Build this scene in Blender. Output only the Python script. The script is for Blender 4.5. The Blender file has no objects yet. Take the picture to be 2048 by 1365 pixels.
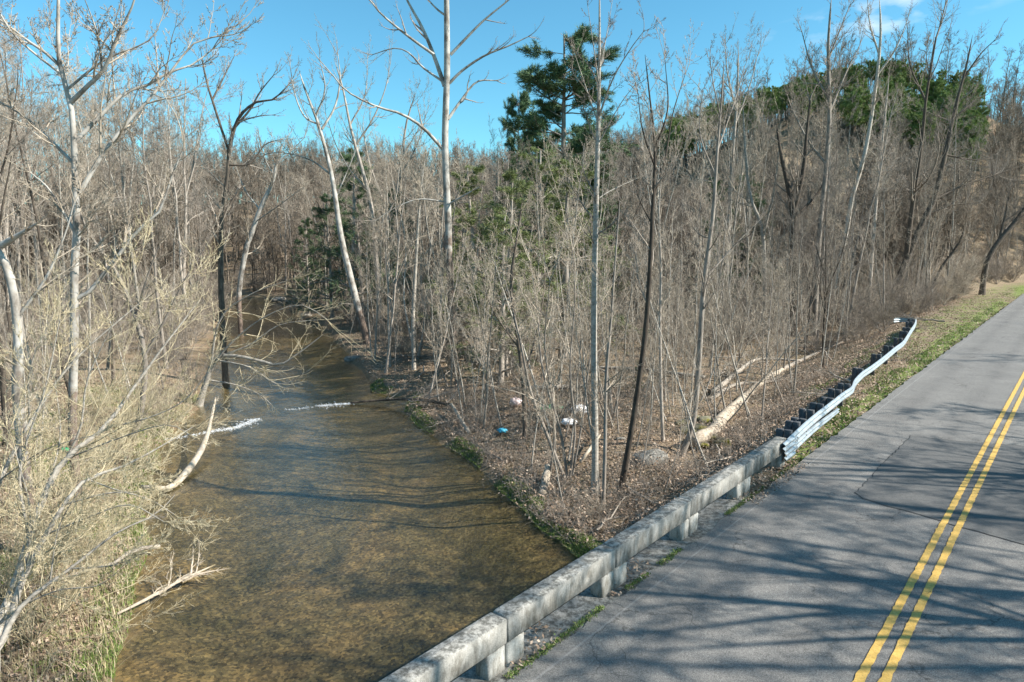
import bpy, math, random
import numpy as np
from mathutils import Vector
R = math.radians
scene = bpy.context.scene
COL = scene.collection
rng = np.random.default_rng(7)
random.seed(7)

# ------------------------------------------------------------------ camera
CZ, PITCH, F = 6.4, 0.15, 1365.0
cam_d = bpy.data.cameras.new('camera'); cam = bpy.data.objects.new('camera', cam_d)
COL.objects.link(cam); scene.camera = cam
cam.location = (0, 0, CZ); cam.rotation_euler = (math.pi/2 - PITCH, 0, 0)
cam_d.sensor_width = 36; cam_d.lens = 24; cam_d.clip_start = .1; cam_d.clip_end = 3000

# ------------------------------------------------------------------ world, sun
SUN_AZ, SUN_EL = 102.0, 37.0       # azimuth clockwise from +Y
w = bpy.data.worlds.new("World"); scene.world = w; w.use_nodes = True
nt = w.node_tree; nt.nodes.clear()
out = nt.nodes.new('ShaderNodeOutputWorld'); bg = nt.nodes.new('ShaderNodeBackground')
sky = nt.nodes.new('ShaderNodeTexSky'); sky.sky_type = 'NISHITA'; sky.sun_disc = False
sky.sun_elevation = R(SUN_EL); sky.sun_rotation = R(SUN_AZ)
sky.air_density = 1.0; sky.dust_density = .6; sky.ozone_density = 1.4; sky.altitude = 200
bg.inputs['Strength'].default_value = .08
tint = nt.nodes.new('ShaderNodeMix'); tint.data_type = 'RGBA'; tint.blend_type = 'MULTIPLY'
tint.inputs['Factor'].default_value = 1; tint.inputs['B'].default_value = (.58, 1.17, 1.23, 1)
nt.links.new(sky.outputs[0], tint.inputs['A'])
# thin wispy cloud high up on the right, laid on the sky sphere
tc = nt.nodes.new('ShaderNodeTexCoord')
mp = nt.nodes.new('ShaderNodeMapping'); mp.vector_type = 'POINT'
def wray(x, y):
    dx = (x-1024)/F; u = (682.5-y)/F; c, s = math.cos(PITCH), math.sin(PITCH)
    return Vector((dx, c+u*s, -s+u*c)).normalized()
c0 = wray(1775, 28); cx = (wray(1960, -10)-wray(1640, 52)).normalized(); cz = c0.cross(cx).normalized(); cx = cz.cross(c0) * -1 if cz.cross(c0).dot(cx) < 0 else cz.cross(c0)
def dotn(v, off=0.0, sc=1.0):
    d = nt.nodes.new('ShaderNodeVectorMath'); d.operation = 'DOT_PRODUCT'; d.inputs[1].default_value = v
    nt.links.new(tc.outputs['Generated'], d.inputs[0])
    m = nt.nodes.new('ShaderNodeMath'); m.operation = 'MULTIPLY_ADD'; m.inputs[1].default_value = sc; m.inputs[2].default_value = off
    nt.links.new(d.outputs['Value'], m.inputs[0]); return m.outputs[0]
def mth(nt, op, a, b=None, clamp=False):
    m = nt.nodes.new('ShaderNodeMath'); m.operation = op; m.use_clamp = clamp
    for i, v in enumerate((a, b)):
        if v is None: continue
        if isinstance(v, (int, float)): m.inputs[i].default_value = v
        else: nt.links.new(v, m.inputs[i])
    return m.outputs[0]
u = dotn(cx, 0, 1/.15); v = dotn(cz, 0, 1/.024)
noi = nt.nodes.new('ShaderNodeTexNoise'); noi.inputs['Scale'].default_value = 14; noi.inputs['Detail'].default_value = 7
mp.inputs['Scale'].default_value = (1, 1, 2.5)
nt.links.new(tc.outputs['Generated'], mp.inputs[0]); nt.links.new(mp.outputs[0], noi.inputs['Vector'])
rr = mth(nt, 'ADD', mth(nt, 'POWER', mth(nt, 'ABSOLUTE', u), 2.0), mth(nt, 'POWER', mth(nt, 'ABSOLUTE', v), 2.0))
mask = mth(nt, 'SUBTRACT', 1.0, rr, True)
nz = mth(nt, 'MULTIPLY', mth(nt, 'SUBTRACT', noi.outputs[0], .42), 4.0, True)
mask = mth(nt, 'MULTIPLY', mth(nt, 'MULTIPLY', mask, nz), .8, True)
moon = wray(431, 105)
md = mth(nt, 'MULTIPLY', mth(nt, 'SUBTRACT', dotn(moon), math.cos(.0048)), 2.5e5, True)
md = mth(nt, 'MULTIPLY', md, .22)
mixc = nt.nodes.new('ShaderNodeMix'); mixc.data_type = 'RGBA'; mixc.inputs['B'].default_value = (7.5, 8, 8.5, 1)
nt.links.new(mth(nt, 'MAXIMUM', mask, md), mixc.inputs['Factor']); nt.links.new(tint.outputs['Result'], mixc.inputs['A'])
nt.links.new(mixc.outputs['Result'], bg.inputs[0]); nt.links.new(bg.outputs[0], out.inputs[0])

sd = bpy.data.lights.new('sun', 'SUN'); sun = bpy.data.objects.new('sun', sd); COL.objects.link(sun)
sd.energy = 5.0; sd.angle = R(.53); sd.color = (1, .94, .85)
sdir = Vector((math.sin(R(SUN_AZ))*math.cos(R(SUN_EL)), math.cos(R(SUN_AZ))*math.cos(R(SUN_EL)), math.sin(R(SUN_EL))))
sun.rotation_euler = sdir.to_track_quat('Z', 'Y').to_euler()
scene.view_settings.view_transform = 'Standard'; scene.view_settings.look = 'None'
scene.view_settings.exposure = 1.02; scene.view_settings.gamma = 1
scene.render.engine = 'CYCLES'
scene.cycles.transparent_max_bounces = 12; scene.cycles.max_bounces = 6

# ------------------------------------------------------------------ helpers
def ray(x, y):
    dx = (x-1024)/F; up = (682.5-y)/F; c, s = math.cos(PITCH), math.sin(PITCH)
    return np.array([dx, c+up*s, -s+up*c])
def at_z(x, y, z):                     # point of the world at height z
    r = ray(x, y); return r*((z-CZ)/r[2]) + [0, 0, CZ]
def at_y(x, y, Y):                     # point of the world at distance Y
    r = ray(x, y); return r*(Y/r[1]) + [0, 0, CZ]
AZ = R(40.3); A2 = np.array([-.058, 9.45]); RD = np.array([math.sin(AZ), math.cos(AZ)]); RN = np.array([math.cos(AZ), -math.sin(AZ)])
def rcur(s): return np.maximum(np.asarray(s, float)-104, 0)**2/150
def road(s, n, z=0.0):
    n = n + float(rcur(s))
    p = A2 + s*RD + n*RN; return np.array([p[0], p[1], z])

def SN(X, Y):
    S = (X-A2[0])*RD[0]+(Y-A2[1])*RD[1]; return S, (X-A2[0])*RN[0]+(Y-A2[1])*RN[1]-rcur(S)

def tag(o, label=None, cat=None, group=None, kind=None):
    if label: o['label'] = label
    if cat: o['category'] = cat
    if group: o['group'] = group
    if kind: o['kind'] = kind
    return o
def empty(name, loc, label, cat, group=None):
    o = bpy.data.objects.new(name, None); o.empty_display_size = .3
    COL.objects.link(o); o.location = Vector([float(a) for a in loc]); return tag(o, label, cat, group)
def mkmesh(name, V, quads=None, tris=None, smooth=True):
    me = bpy.data.meshes.new(name)
    V = np.asarray(V, dtype=np.float32)
    me.vertices.add(len(V)); me.vertices.foreach_set('co', V.ravel())
    parts = []; tot = []
    if quads is not None and len(quads): parts.append(np.asarray(quads).ravel()); tot.append(np.full(len(quads), 4))
    if tris is not None and len(tris): parts.append(np.asarray(tris).ravel()); tot.append(np.full(len(tris), 3))
    idx = np.concatenate(parts).astype(np.int32); tot = np.concatenate(tot).astype(np.int32)
    me.loops.add(len(idx)); me.loops.foreach_set('vertex_index', idx)
    me.polygons.add(len(tot)); st = np.concatenate([[0], np.cumsum(tot)[:-1]]).astype(np.int32)
    me.polygons.foreach_set('loop_start', st); me.polygons.foreach_set('loop_total', tot)
    if smooth: me.polygons.foreach_set('use_smooth', np.ones(len(tot), dtype=bool))
    me.update(calc_edges=True); return me
def link(name, me, mat=None, parent=None, loc=None):
    o = bpy.data.objects.new(name, me); COL.objects.link(o)
    if mat is not None and len(me.materials) == 0: me.materials.append(mat)
    if parent is not None: o.parent = parent
    if loc is not None: o.location = Vector([float(a) for a in loc])
    return o
class MB:                               # collects shapes into one mesh
    def __init__(s): s.V = []; s.Q = []; s.T = []; s.n = 0
    def add(s, V, Q=None, T=None):
        V = np.asarray(V, float)
        if Q is not None and len(Q): s.Q.append(np.asarray(Q)+s.n)
        if T is not None and len(T): s.T.append(np.asarray(T)+s.n)
        s.V.append(V); s.n += len(V)
    def box(s, c, dx, dy, dz, ax=None, ay=None, az=None, bev=0.0, jit=0.0):
        # centre c, half-axes along given unit vectors, bevelled by inset shells
        ax = np.array([1, 0, 0.]) if ax is None else np.asarray(ax, float)
        ay = np.array([0, 1, 0.]) if ay is None else np.asarray(ay, float)
        az = np.array([0, 0, 1.]) if az is None else np.asarray(az, float)
        c = np.asarray(c, float); h = np.array([dx, dy, dz])/2
        b = min(bev, h.min()*.9)
        if b <= 0:
            P = np.array([[i, j, k] for k in (-1, 1) for j in (-1, 1) for i in (-1, 1)])*h
            Q = [[0, 2, 3, 1], [4, 5, 7, 6], [0, 1, 5, 4], [2, 6, 7, 3], [0, 4, 6, 2], [1, 3, 7, 5]]
            P = P + rng.normal(0, 1, P.shape)*jit if jit else P
            s.add(c + P[:, :1]*ax + P[:, 1:2]*ay + P[:, 2:]*az, Q); return
        def ring(z, r):
            hx, hy = h[0]-r, h[1]-r
            return [[-hx+b, -hy, z], [hx-b, -hy, z], [hx, -hy+b, z], [hx, hy-b, z], [hx-b, hy, z], [-hx+b, hy, z], [-hx, hy-b, z], [-hx, -hy+b, z]]
        P = np.array(ring(-h[2], b)+ring(-h[2]+b, 0)+ring(h[2]-b, 0)+ring(h[2], b))
        if jit: P = P + rng.normal(0, 1, P.shape)*jit
        Q = []
        for r0 in (0, 8, 16):
            for i in range(8): Q.append([r0+i, r0+(i+1) % 8, r0+8+(i+1) % 8, r0+8+i])
        for r0, f in ((0, -1), (24, 1)):
            q = [[0, 1, 2, 3], [0, 3, 4, 7], [4, 5, 6, 7]]
            for a in q: a = [r0+i for i in a]; Q.append(a if f > 0 else a[::-1])
        s.add(c + P[:, :1]*ax + P[:, 1:2]*ay + P[:, 2:]*az, Q)
    def build(s, name, mat, parent=None, smooth=False, loc=None):
        off = np.zeros(3) if parent is None else np.array(parent.location)
        V = np.concatenate(s.V) - off
        me = mkmesh(name, V, np.concatenate(s.Q) if s.Q else None, np.concatenate(s.T) if s.T else None, smooth)
        return link(name, me, mat, parent)

def tubes(P, Rr, sides, cap=False):
    """P (N,k,3) polylines, Rr (N,k) radii -> verts, quads"""
    N, k, _ = P.shape
    T = np.gradient(P, axis=1); T /= np.linalg.norm(T, axis=2, keepdims=True)+1e-9
    mean = P[:, -1]-P[:, 0]; mean /= np.linalg.norm(mean, axis=1, keepdims=True)+1e-9
    ref = np.where(np.abs(mean[:, 2:3]) < .8, np.array([[0, 0, 1.]]), np.array([[1., 0, 0]]))[:, None, :]
    U = np.cross(T, ref); U /= np.linalg.norm(U, axis=2, keepdims=True)+1e-9
    W = np.cross(T, U)
    a = np.arange(sides)*2*np.pi/sides
    V = P[:, :, None, :] + Rr[:, :, None, None]*(np.cos(a)[None, None, :, None]*U[:, :, None, :] + np.sin(a)[None, None, :, None]*W[:, :, None, :])
    V = V.reshape(-1, 3)
    base = (np.arange(N)*k*sides)[:, None, None]; i = (np.arange(k-1)*sides)[None, :, None]; j = np.arange(sides)[None, None, :]
    j2 = (j+1) % sides
    Q = np.stack([base+i+j, base+i+j2, base+i+sides+j2, base+i+sides+j], -1).reshape(-1, 4)
    return V, Q
def resample(pts, k):
    """smooth a polyline (Catmull-Rom) and resample to k points"""
    p = np.asarray(pts, float)
    if len(p) < 3:
        t = np.linspace(0, 1, k)[:, None]; return p[0]+(p[-1]-p[0])*t
    q = np.concatenate([[2*p[0]-p[1]], p, [2*p[-1]-p[-2]]])
    o = []
    for i in range(1, len(q)-2):
        for t in np.linspace(0, 1, 12, endpoint=False):
            o.append(.5*((2*q[i]) + (-q[i-1]+q[i+1])*t + (2*q[i-1]-5*q[i]+4*q[i+1]-q[i+2])*t*t + (-q[i-1]+3*q[i]-3*q[i+1]+q[i+2])*t**3))
    o.append(p[-1]); o = np.array(o)
    d = np.concatenate([[0], np.cumsum(np.linalg.norm(np.diff(o, axis=0), axis=1))])
    t = np.linspace(0, d[-1], k)
    return np.stack([np.interp(t, d, o[:, i]) for i in range(3)], 1)
def unit(v): return v/(np.linalg.norm(v, axis=-1, keepdims=True)+1e-9)
def grow(P, Rr, cnt, t0, t1, length, ang, up, wander, k, rmul, rend, g, shape=.55, angj=.25, rmin=.004):
    """children of each polyline: returns (M,k,3), (M,k)"""
    N, K, _ = P.shape
    idx = np.repeat(np.arange(N), cnt); M = len(idx)
    t = g.uniform(t0, t1, M)
    f = t*(K-1); i0 = np.clip(f.astype(int), 0, K-2); fr = (f-i0)[:, None]
    start = P[idx, i0]*(1-fr)+P[idx, i0+1]*fr
    tan = unit(P[idx, i0+1]-P[idx, i0])
    r = Rr[idx, i0]*(1-fr[:, 0])+Rr[idx, i0+1]*fr[:, 0]
    rnd = unit(g.normal(size=(M, 3))); perp = unit(np.cross(tan, rnd))
    a = ang + g.normal(0, angj, M)
    d = np.cos(a)[:, None]*tan + np.sin(a)[:, None]*perp
    L = length(idx, t, M) if callable(length) else length*np.ones(M)
    L = L*(1-shape*t)*g.uniform(.55, 1.25, M)
    C = np.zeros((M, k, 3)); C[:, 0] = start
    kink = g.normal(0, wander, (M, 3))
    for s in range(1, k):
        d = unit(d + kink*.5 + g.normal(0, wander, (M, 3)) + np.array([0, 0, up]))
        C[:, s] = C[:, s-1] + d*(L/(k-1))[:, None]
    rs = np.maximum(np.minimum(r*rmul, r*.95), rmin)
    re = np.maximum(rs*rend, rmin*.8)
    RR = rs[:, None] + (re-rs)[:, None]*np.linspace(0, 1, k)[None, :]
    return C, RR
def plen(P): return np.linalg.norm(np.diff(P, axis=1), axis=2).sum(1)

# ------------------------------------------------------------------ materials
def mat(name, base=(.5, .5, .5), rough=.9, spec=.3):
    m = bpy.data.materials.new(name); m.use_nodes = True
    b = m.node_tree.nodes['Principled BSDF']
    b.inputs['Base Color'].default_value = (*base, 1); b.inputs['Roughness'].default_value = rough
    b.inputs['Specular IOR Level'].default_value = spec
    return m
def N(m, t, **kw):
    n = m.node_tree.nodes.new(t)
    for k, v in kw.items():
        if k in n.inputs: n.inputs[k].default_value = v
        else: setattr(n, k, v)
    return n
def L(m, a, b): m.node_tree.links.new(a, b)
def noise(m, scale, detail=4, rough=.55, coord='Object', stretch=None, dist=0):
    t = N(m, 'ShaderNodeTexCoord'); n = N(m, 'ShaderNodeTexNoise', Scale=scale, Detail=detail, Roughness=rough, Distortion=dist)
    if stretch:
        q = N(m, 'ShaderNodeMapping'); q.inputs['Scale'].default_value = stretch
        L(m, t.outputs[coord], q.inputs[0]); L(m, q.outputs[0], n.inputs['Vector'])
    else: L(m, t.outputs[coord], n.inputs['Vector'])
    return n.outputs['Fac']
def ramp(m, fac, stops, interp='LINEAR'):
    r = N(m, 'ShaderNodeValToRGB'); r.color_ramp.interpolation = interp
    e = r.color_ramp.elements
    while len(e) < len(stops): e.new(.5)
    for i, (p, c) in enumerate(stops):
        e[i].position = p; e[i].color = (*c, 1) if len(c) == 3 else c
    L(m, fac, r.inputs[0]); return r.outputs['Color']
def mixc2(m, fac, a, b, mode='MIX'):
    x = N(m, 'ShaderNodeMix'); x.data_type = 'RGBA'; x.blend_type = mode
    for s, v in (('Factor', fac), ('A', a), ('B', b)):
        if isinstance(v, (int, float)): x.inputs[s].default_value = v
        elif isinstance(v, tuple): x.inputs[s].default_value = (*v, 1)
        else: L(m, v, x.inputs[s])
    return x.outputs['Result']
def setc(m, c): L(m, c, m.node_tree.nodes['Principled BSDF'].inputs['Base Color'])
def bump(m, h, strength=.4, dist=.02):
    b = N(m, 'ShaderNodeBump', Strength=strength, Distance=dist)
    L(m, h, b.inputs['Height']); L(m, b.outputs[0], m.node_tree.nodes['Principled BSDF'].inputs['Normal'])
def attr(m, name):
    a = N(m, 'ShaderNodeAttribute'); a.attribute_name = name; return a.outputs['Fac']
def objrand(m): return N(m, 'ShaderNodeObjectInfo').outputs['Random']

def bark(name, lo, hi, scale=6, stretch=(1, 1, .25), vary=.35, patch=None):
    m = mat(name, rough=.95, spec=.15)
    c = ramp(m, noise(m, scale, 5, .65, stretch=stretch), [(.32, lo), (.68, hi)])
    if patch: c = mixc2(m, ramp(m, noise(m, 1.6, 4, .6), [(.5, (0, 0, 0)), (.6, (1, 1, 1))]), c, patch)
    r = N(m, 'ShaderNodeMapRange'); r.inputs['To Min'].default_value = 1-vary; r.inputs['To Max'].default_value = 1+vary*.6
    L(m, objrand(m), r.inputs['Value'])
    c = mixc2(m, 1.0, c, r.outputs[0], 'MULTIPLY')
    setc(m, c); bump(m, noise(m, scale*2, 4, .7, stretch=stretch), .6, .02)
    return m
M = {}
M['bark_pale'] = bark('pale grey bark', (.22, .20, .17), (.50, .46, .40), 7, (1, 1, 1.6))
M['bark_grey'] = bark('grey brown bark', (.18, .155, .13), (.44, .39, .335), 8)
M['bark_dark'] = bark('dark bark', (.055, .045, .038), (.17, .14, .11), 9)
M['twig_tan'] = bark('tan twigs', (.31, .26, .20), (.50, .43, .345), 3, (1, 1, 1))
M['twig_grey'] = bark('grey twigs', (.20, .17, .14), (.37, .32, .27), 3, (1, 1, 1))
M['twig_willow'] = bark('willow twigs', (.40, .33, .20), (.62, .54, .38), 3, (1, 1, 1), .2)
M['twig_red'] = bark('brown far twigs', (.15, .122, .095), (.29, .245, .195), 3, (1, 1, 1), .25)
M['log'] = bark('bare log wood', (.30, .25, .19), (.52, .45, .36), 5, (1, 1, 1), .15)
M['log_old'] = bark('weathered log wood', (.20, .17, .14), (.42, .37, .31), 5, (1, 1, 1), .25)
def sycamore(name, zlo, zhi, dark=(.085, .065, .05)):
    m = mat(name, rough=.9, spec=.2)
    up = ramp(m, noise(m, 2.2, 5, .6, stretch=(1, 1, .6)), [(.38, (.18, .155, .13)), (.50, (.34, .32, .285)), (.72, (.52, .50, .46))])
    lowc = ramp(m, noise(m, 9, 5, .7, stretch=(1, 1, .3)), [(.3, dark), (.7, (.25, .19, .155))])
    g = N(m, 'ShaderNodeNewGeometry'); s = N(m, 'ShaderNodeSeparateXYZ'); L(m, g.outputs['Position'], s.inputs[0])
    r = N(m, 'ShaderNodeMapRange'); r.inputs['From Min'].default_value = zlo; r.inputs['From Max'].default_value = zhi
    L(m, s.outputs['Z'], r.inputs['Value'])
    n = noise(m, 1.8, 5, .7)
    a = N(m, 'ShaderNodeMath', operation='ADD'); L(m, r.outputs[0], a.inputs[0]); L(m, n, a.inputs[1])
    f = ramp(m, a.outputs[0], [(.72, (0, 0, 0)), (.86, (1, 1, 1))])
    setc(m, mixc2(m, f, lowc, up)); bump(m, noise(m, 14, 4, .7, stretch=(1, 1, .4)), .5, .02); return m
M['syc_center'] = sycamore('sycamore bark', 3, 14)
M['syc_white'] = sycamore('white sycamore bark', -2.5, 7)

def concrete(name, k=1.0):
    m = mat(name, rough=.9, spec=.25)
    g = N(m, 'ShaderNodeTexCoord')
    base = ramp(m, noise(m, 3.0, 8, .7), [(.3, (.30*k, .29*k, .265*k)), (.52, (.44*k, .425*k, .39*k)), (.7, (.58*k, .565*k, .53*k))])
    # vertical weather streaks and dark lichen
    st = ramp(m, noise(m, 4.2, 9, .75, stretch=(1, 1, .4), dist=.4), [(.44, (0, 0, 0)), (.62, (1, 1, 1))])
    ge = N(m, 'ShaderNodeNewGeometry'); s = N(m, 'ShaderNodeSeparateXYZ'); L(m, ge.outputs['Normal'], s.inputs[0])
    side = ramp(m, s.outputs['Z'], [(.2, (1, 1, 1)), (.6, (0, 0, 0))])
    st = mixc2(m, 1.0, st, side, 'MULTIPLY')
    c = mixc2(m, st, base, mixc2(m, 1.0, base, (.42, .405, .37), 'MULTIPLY'))
    topm = ramp(m, s.outputs['Z'], [(.3, (0, 0, 0)), (.8, (1, 1, 1))])
    li = ramp(m, noise(m, 9, 9, .8), [(.44, (0, 0, 0)), (.56, (1, 1, 1))])
    li = mixc2(m, 1.0, li, topm, 'MULTIPLY')
    c = mixc2(m, li, c, mixc2(m, 1.0, c, (.34, .34, .33), 'MULTIPLY'))
    sp = ramp(m, noise(m, 60, 3, .8), [(.35, (.70, .70, .70)), (.65, (1.18, 1.18, 1.16))])
    c = mixc2(m, 1.0, c, sp, 'MULTIPLY')
    setc(m, c); bump(m, noise(m, 40, 6, .75), .35, .01); return m
M['concrete'] = concrete('weathered concrete', .78)
M['concrete_clean'] = concrete('cleaner concrete', 1.0)

m = mat('asphalt', rough=.88, spec=.35); M['asphalt'] = m
sp = ramp(m, noise(m, 75, 3, .8), [(.34, (.070, .067, .063)), (.5, (.150, .144, .135)), (.66, (.29, .278, .262))])
big = ramp(m, noise(m, .55, 8, .7), [(.3, (.84, .84, .84)), (.7, (1.22, 1.21, 1.19))])
big = mixc2(m, 1.0, big, ramp(m, noise(m, 22, 6, .85), [(.3, (.62, .62, .62)), (.5, (1, 1, 1)), (.7, (1.42, 1.41, 1.38))]), 'MULTIPLY')
c = mixc2(m, 1.0, sp, big, 'MULTIPLY')
tcn = N(m, 'ShaderNodeTexCoord'); nn = N(m, 'ShaderNodeTexNoise', Scale=1.3, Detail=6)
L(m, tcn.outputs['Object'], nn.inputs['Vector'])
vm = N(m, 'ShaderNodeVectorMath', operation='MULTIPLY_ADD'); vm.inputs[1].default_value = (1.2, 1.2, 1.2)
L(m, nn.outputs['Color'], vm.inputs[0]); L(m, tcn.outputs['Object'], vm.inputs[2])
vo = N(m, 'ShaderNodeTexVoronoi', Scale=.55); vo.feature = 'DISTANCE_TO_EDGE'; L(m, vm.outputs[0], vo.inputs['Vector'])
cr = ramp(m, vo.outputs['Distance'], [(0, (.5, .5, .5)), (.012, (1, 1, 1))])
crm = ramp(m, noise(m, .35, 2), [(.48, (1, 1, 1)), (.6, (0, 0, 0))])
c = mixc2(m, crm, c, mixc2(m, 1.0, c, cr, 'MULTIPLY'))
geo_ = N(m, 'ShaderNodeNewGeometry'); dn_ = N(m, 'ShaderNodeVectorMath', operation='DOT_PRODUCT'); dn_.inputs[1].default_value = (RN[0], RN[1], 0)
L(m, geo_.outputs['Position'], dn_.inputs[0])
n0_ = float(A2@RN)
def band(c0, w_):
    a_ = mth(m.node_tree, 'ABSOLUTE', mth(m.node_tree, 'SUBTRACT', dn_.outputs['Value'], n0_+c0)); return mth(m.node_tree, 'SUBTRACT', 1.0, mth(m.node_tree, 'DIVIDE', a_, w_), True)
wp = mth(m.node_tree, 'ADD', band(1.35, .5), band(3.1, .45)); wp = mth(m.node_tree, 'MULTIPLY', wp, noise(m, .8, 5, .7))
c = mixc2(m, wp, c, mixc2(m, 1.0, c, (.70, .70, .71), 'MULTIPLY'))
eg = band(.50, .03); c = mixc2(m, mth(m.node_tree, 'MULTIPLY', eg, .5), c, (.30, .29, .28))
st_ = ramp(m, noise(m, 1.8, 8, .8, dist=.6), [(.56, (0, 0, 0)), (.68, (1, 1, 1))])
c = mixc2(m, st_, c, mixc2(m, 1.0, c, (.74, .74, .75), 'MULTIPLY'))
setc(m, c); bump(m, noise(m, 75, 3, .8), .5, .006)
m = mat('new asphalt', rough=.85, spec=.35); M['asphalt_new'] = m
c = mixc2(m, 1.0, ramp(m, noise(m, 80, 3, .8), [(.34, (.05, .049, .048)), (.5, (.10, .098, .095)), (.66, (.17, .167, .16))]), ramp(m, noise(m, 9, 9, .85), [(.3, (.65, .65, .65)), (.7, (1.35, 1.35, 1.33))]), 'MULTIPLY')
setc(m, c); bump(m, noise(m, 80, 3, .8), .4, .005)
m = mat('crack sealer', (.018, .018, .018), .8); M['tar'] = m
m = mat('yellow road paint', rough=.7, spec=.3); M['paint'] = m
pc = ramp(m, noise(m, 22, 5, .7), [(.3, (.48, .28, .055)), (.65, (.68, .44, .12))])
ac = ramp(m, noise(m, 75, 3, .8), [(.34, (.06, .06, .06)), (.66, (.2, .2, .2))])
wn = ramp(m, noise(m, 50, 6, .85), [(.38, (1, 1, 1)), (.44, (0, 0, 0))])
setc(m, mixc2(m, wn, pc, ac)); bump(m, noise(m, 75, 3, .8), .4, .005)

m = mat('galvanised steel', rough=.42, spec=.5); M['steel'] = m
m.node_tree.nodes['Principled BSDF'].inputs['Metallic'].default_value = .55
c = ramp(m, noise(m, 2.5, 7, .7, stretch=(1, 1, 1)), [(.35, (.29, .325, .345)), (.65, (.44, .485, .505))])
c = mixc2(m, ramp(m, noise(m, 5, 6, .75), [(.62, (0, 0, 0)), (.70, (1, 1, 1))]), c, (.32, .30, .27))
setc(m, c); bump(m, noise(m, 7, 4, .6), .25, .01)
M['post'] = mat('shade darkened post', (.055, .06, .068), .8)  # shade on the posts' unlit side is put into this dark colour
m = M['post']; setc(m, ramp(m, noise(m, 12, 5, .7), [(.3, (.035, .038, .045)), (.7, (.10, .105, .11))]))

def water_mat():
    m = bpy.data.materials.new('creek water'); m.use_nodes = True; n = m.node_tree; n.nodes.clear()
    o = n.nodes.new('ShaderNodeOutputMaterial'); mx = n.nodes.new('ShaderNodeMixShader')
    tr = n.nodes.new('ShaderNodeBsdfTransparent'); tr.inputs[0].default_value = (.86, .83, .70, 1)
    gl = n.nodes.new('ShaderNodeBsdfGlossy'); gl.inputs['Roughness'].default_value = .035; gl.inputs[0].default_value = (1, 1, 1, 1)
    t = n.nodes.new('ShaderNodeTexCoord')
    a = n.nodes.new('ShaderNodeTexNoise'); a.inputs['Scale'].default_value = 1.5; a.inputs['Detail'].default_value = 6; a.inputs['Roughness'].default_value = .62
    mp = n.nodes.new('ShaderNodeMapping'); mp.inputs['Rotation'].default_value = (0, 0, R(-35)); mp.inputs['Scale'].default_value = (2.6, 1.1, 1)
    n.links.new(t.outputs['Object'], mp.inputs[0]); n.links.new(mp.outputs[0], a.inputs['Vector'])
    b = n.nodes.new('ShaderNodeBump'); b.inputs['Strength'].default_value = .38; b.inputs['Distance'].default_value = .08
    n.links.new(a.outputs['Fac'], b.inputs['Height'])
    n.links.new(b.outputs[0], gl.inputs['Normal']); 
    ge = n.nodes.new('ShaderNodeNewGeometry'); dt = n.nodes.new('ShaderNodeVectorMath'); dt.operation = 'DOT_PRODUCT'
    n.links.new(ge.outputs['Incoming'], dt.inputs[0]); n.links.new(b.outputs[0], dt.inputs[1])
    x = mth(n, 'SUBTRACT', 1.0, mth(n, 'ABSOLUTE', dt.outputs['Value']), True)
    fr = mth(n, 'ADD', mth(n, 'MULTIPLY', mth(n, 'POWER', x, 4.6), 1.0), .022)
    n.links.new(fr, mx.inputs[0]); n.links.new(tr.outputs[0], mx.inputs[1]); n.links.new(gl.outputs[0], mx.inputs[2])
    n.links.new(mx.outputs[0], o.inputs[0]); return m
M['water'] = water_mat()
m = mat('foam', (.80, .83, .85), .6, .4); M['foam'] = m; m.node_tree.nodes['Principled BSDF'].inputs['Alpha'].default_value = .72
bump(m, noise(m, 15, 5, .7), .8, .05)

m = mat('ground', rough=.97, spec=.1); M['ground'] = m
leaf = ramp(m, noise(m, 9, 9, .78), [(.30, (.09, .065, .045)), (.45, (.22, .16, .11)), (.58, (.34, .255, .18)), (.72, (.46, .37, .28))])
leaf = mixc2(m, ramp(m, noise(m, .5, 5, .6), [(.35, (0, 0, 0)), (.65, (1, 1, 1))]), leaf, mixc2(m, 1.0, leaf, (.80, .88, .80), 'MULTIPLY'))
grassc = ramp(m, noise(m, 12, 7, .75), [(.3, (.085, .12, .028)), (.5, (.17, .22, .06)), (.7, (.33, .31, .15))])
dry = ramp(m, noise(m, 10, 7, .75), [(.3, (.20, .155, .09)), (.7, (.50, .42, .28))])
bed = ramp(m, noise(m, 2.4, 8, .72), [(.30, (.072, .060, .042)), (.5, (.135, .110, .070)), (.72, (.22, .18, .115))])
vor = N(m, 'ShaderNodeTexVoronoi', Scale=13.0); tcg = N(m, 'ShaderNodeTexCoord'); L(m, tcg.outputs['Object'], vor.inputs['Vector'])
peb = ramp(m, vor.outputs['Color'], [(.1, (.50, .50, .50)), (.5, (1, 1, 1)), (.93, (1.9, 1.8, 1.6))])
bed = mixc2(m, 1.0, bed, peb, 'MULTIPLY')
bigb = ramp(m, noise(m, .30, 6, .65, dist=.8), [(.36, (.42, .46, .42)), (.5, (.85, .85, .80)), (.66, (1.25, 1.12, .98))])
bed = mixc2(m, 1.0, bed, bigb, 'MULTIPLY')
mud = ramp(m, noise(m, 6, 7, .7), [(.3, (.10, .070, .045)), (.7, (.26, .18, .115))])
gr = N(m, 'ShaderNodeMath', operation='ADD'); L(m, attr(m, 'grass'), gr.inputs[0]); L(m, noise(m, 1.5, 6, .7), gr.inputs[1])
gf = ramp(m, gr.outputs[0], [(.92, (0, 0, 0)), (1.1, (1, 1, 1))])
c = mixc2(m, gf, leaf, grassc)
dr = N(m, 'ShaderNodeMath', operation='ADD'); L(m, attr(m, 'dry'), dr.inputs[0]); L(m, noise(m, 1.1, 6, .7), dr.inputs[1])
c = mixc2(m, ramp(m, dr.outputs[0], [(.9, (0, 0, 0)), (1.15, (1, 1, 1))]), c, dry)
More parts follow.
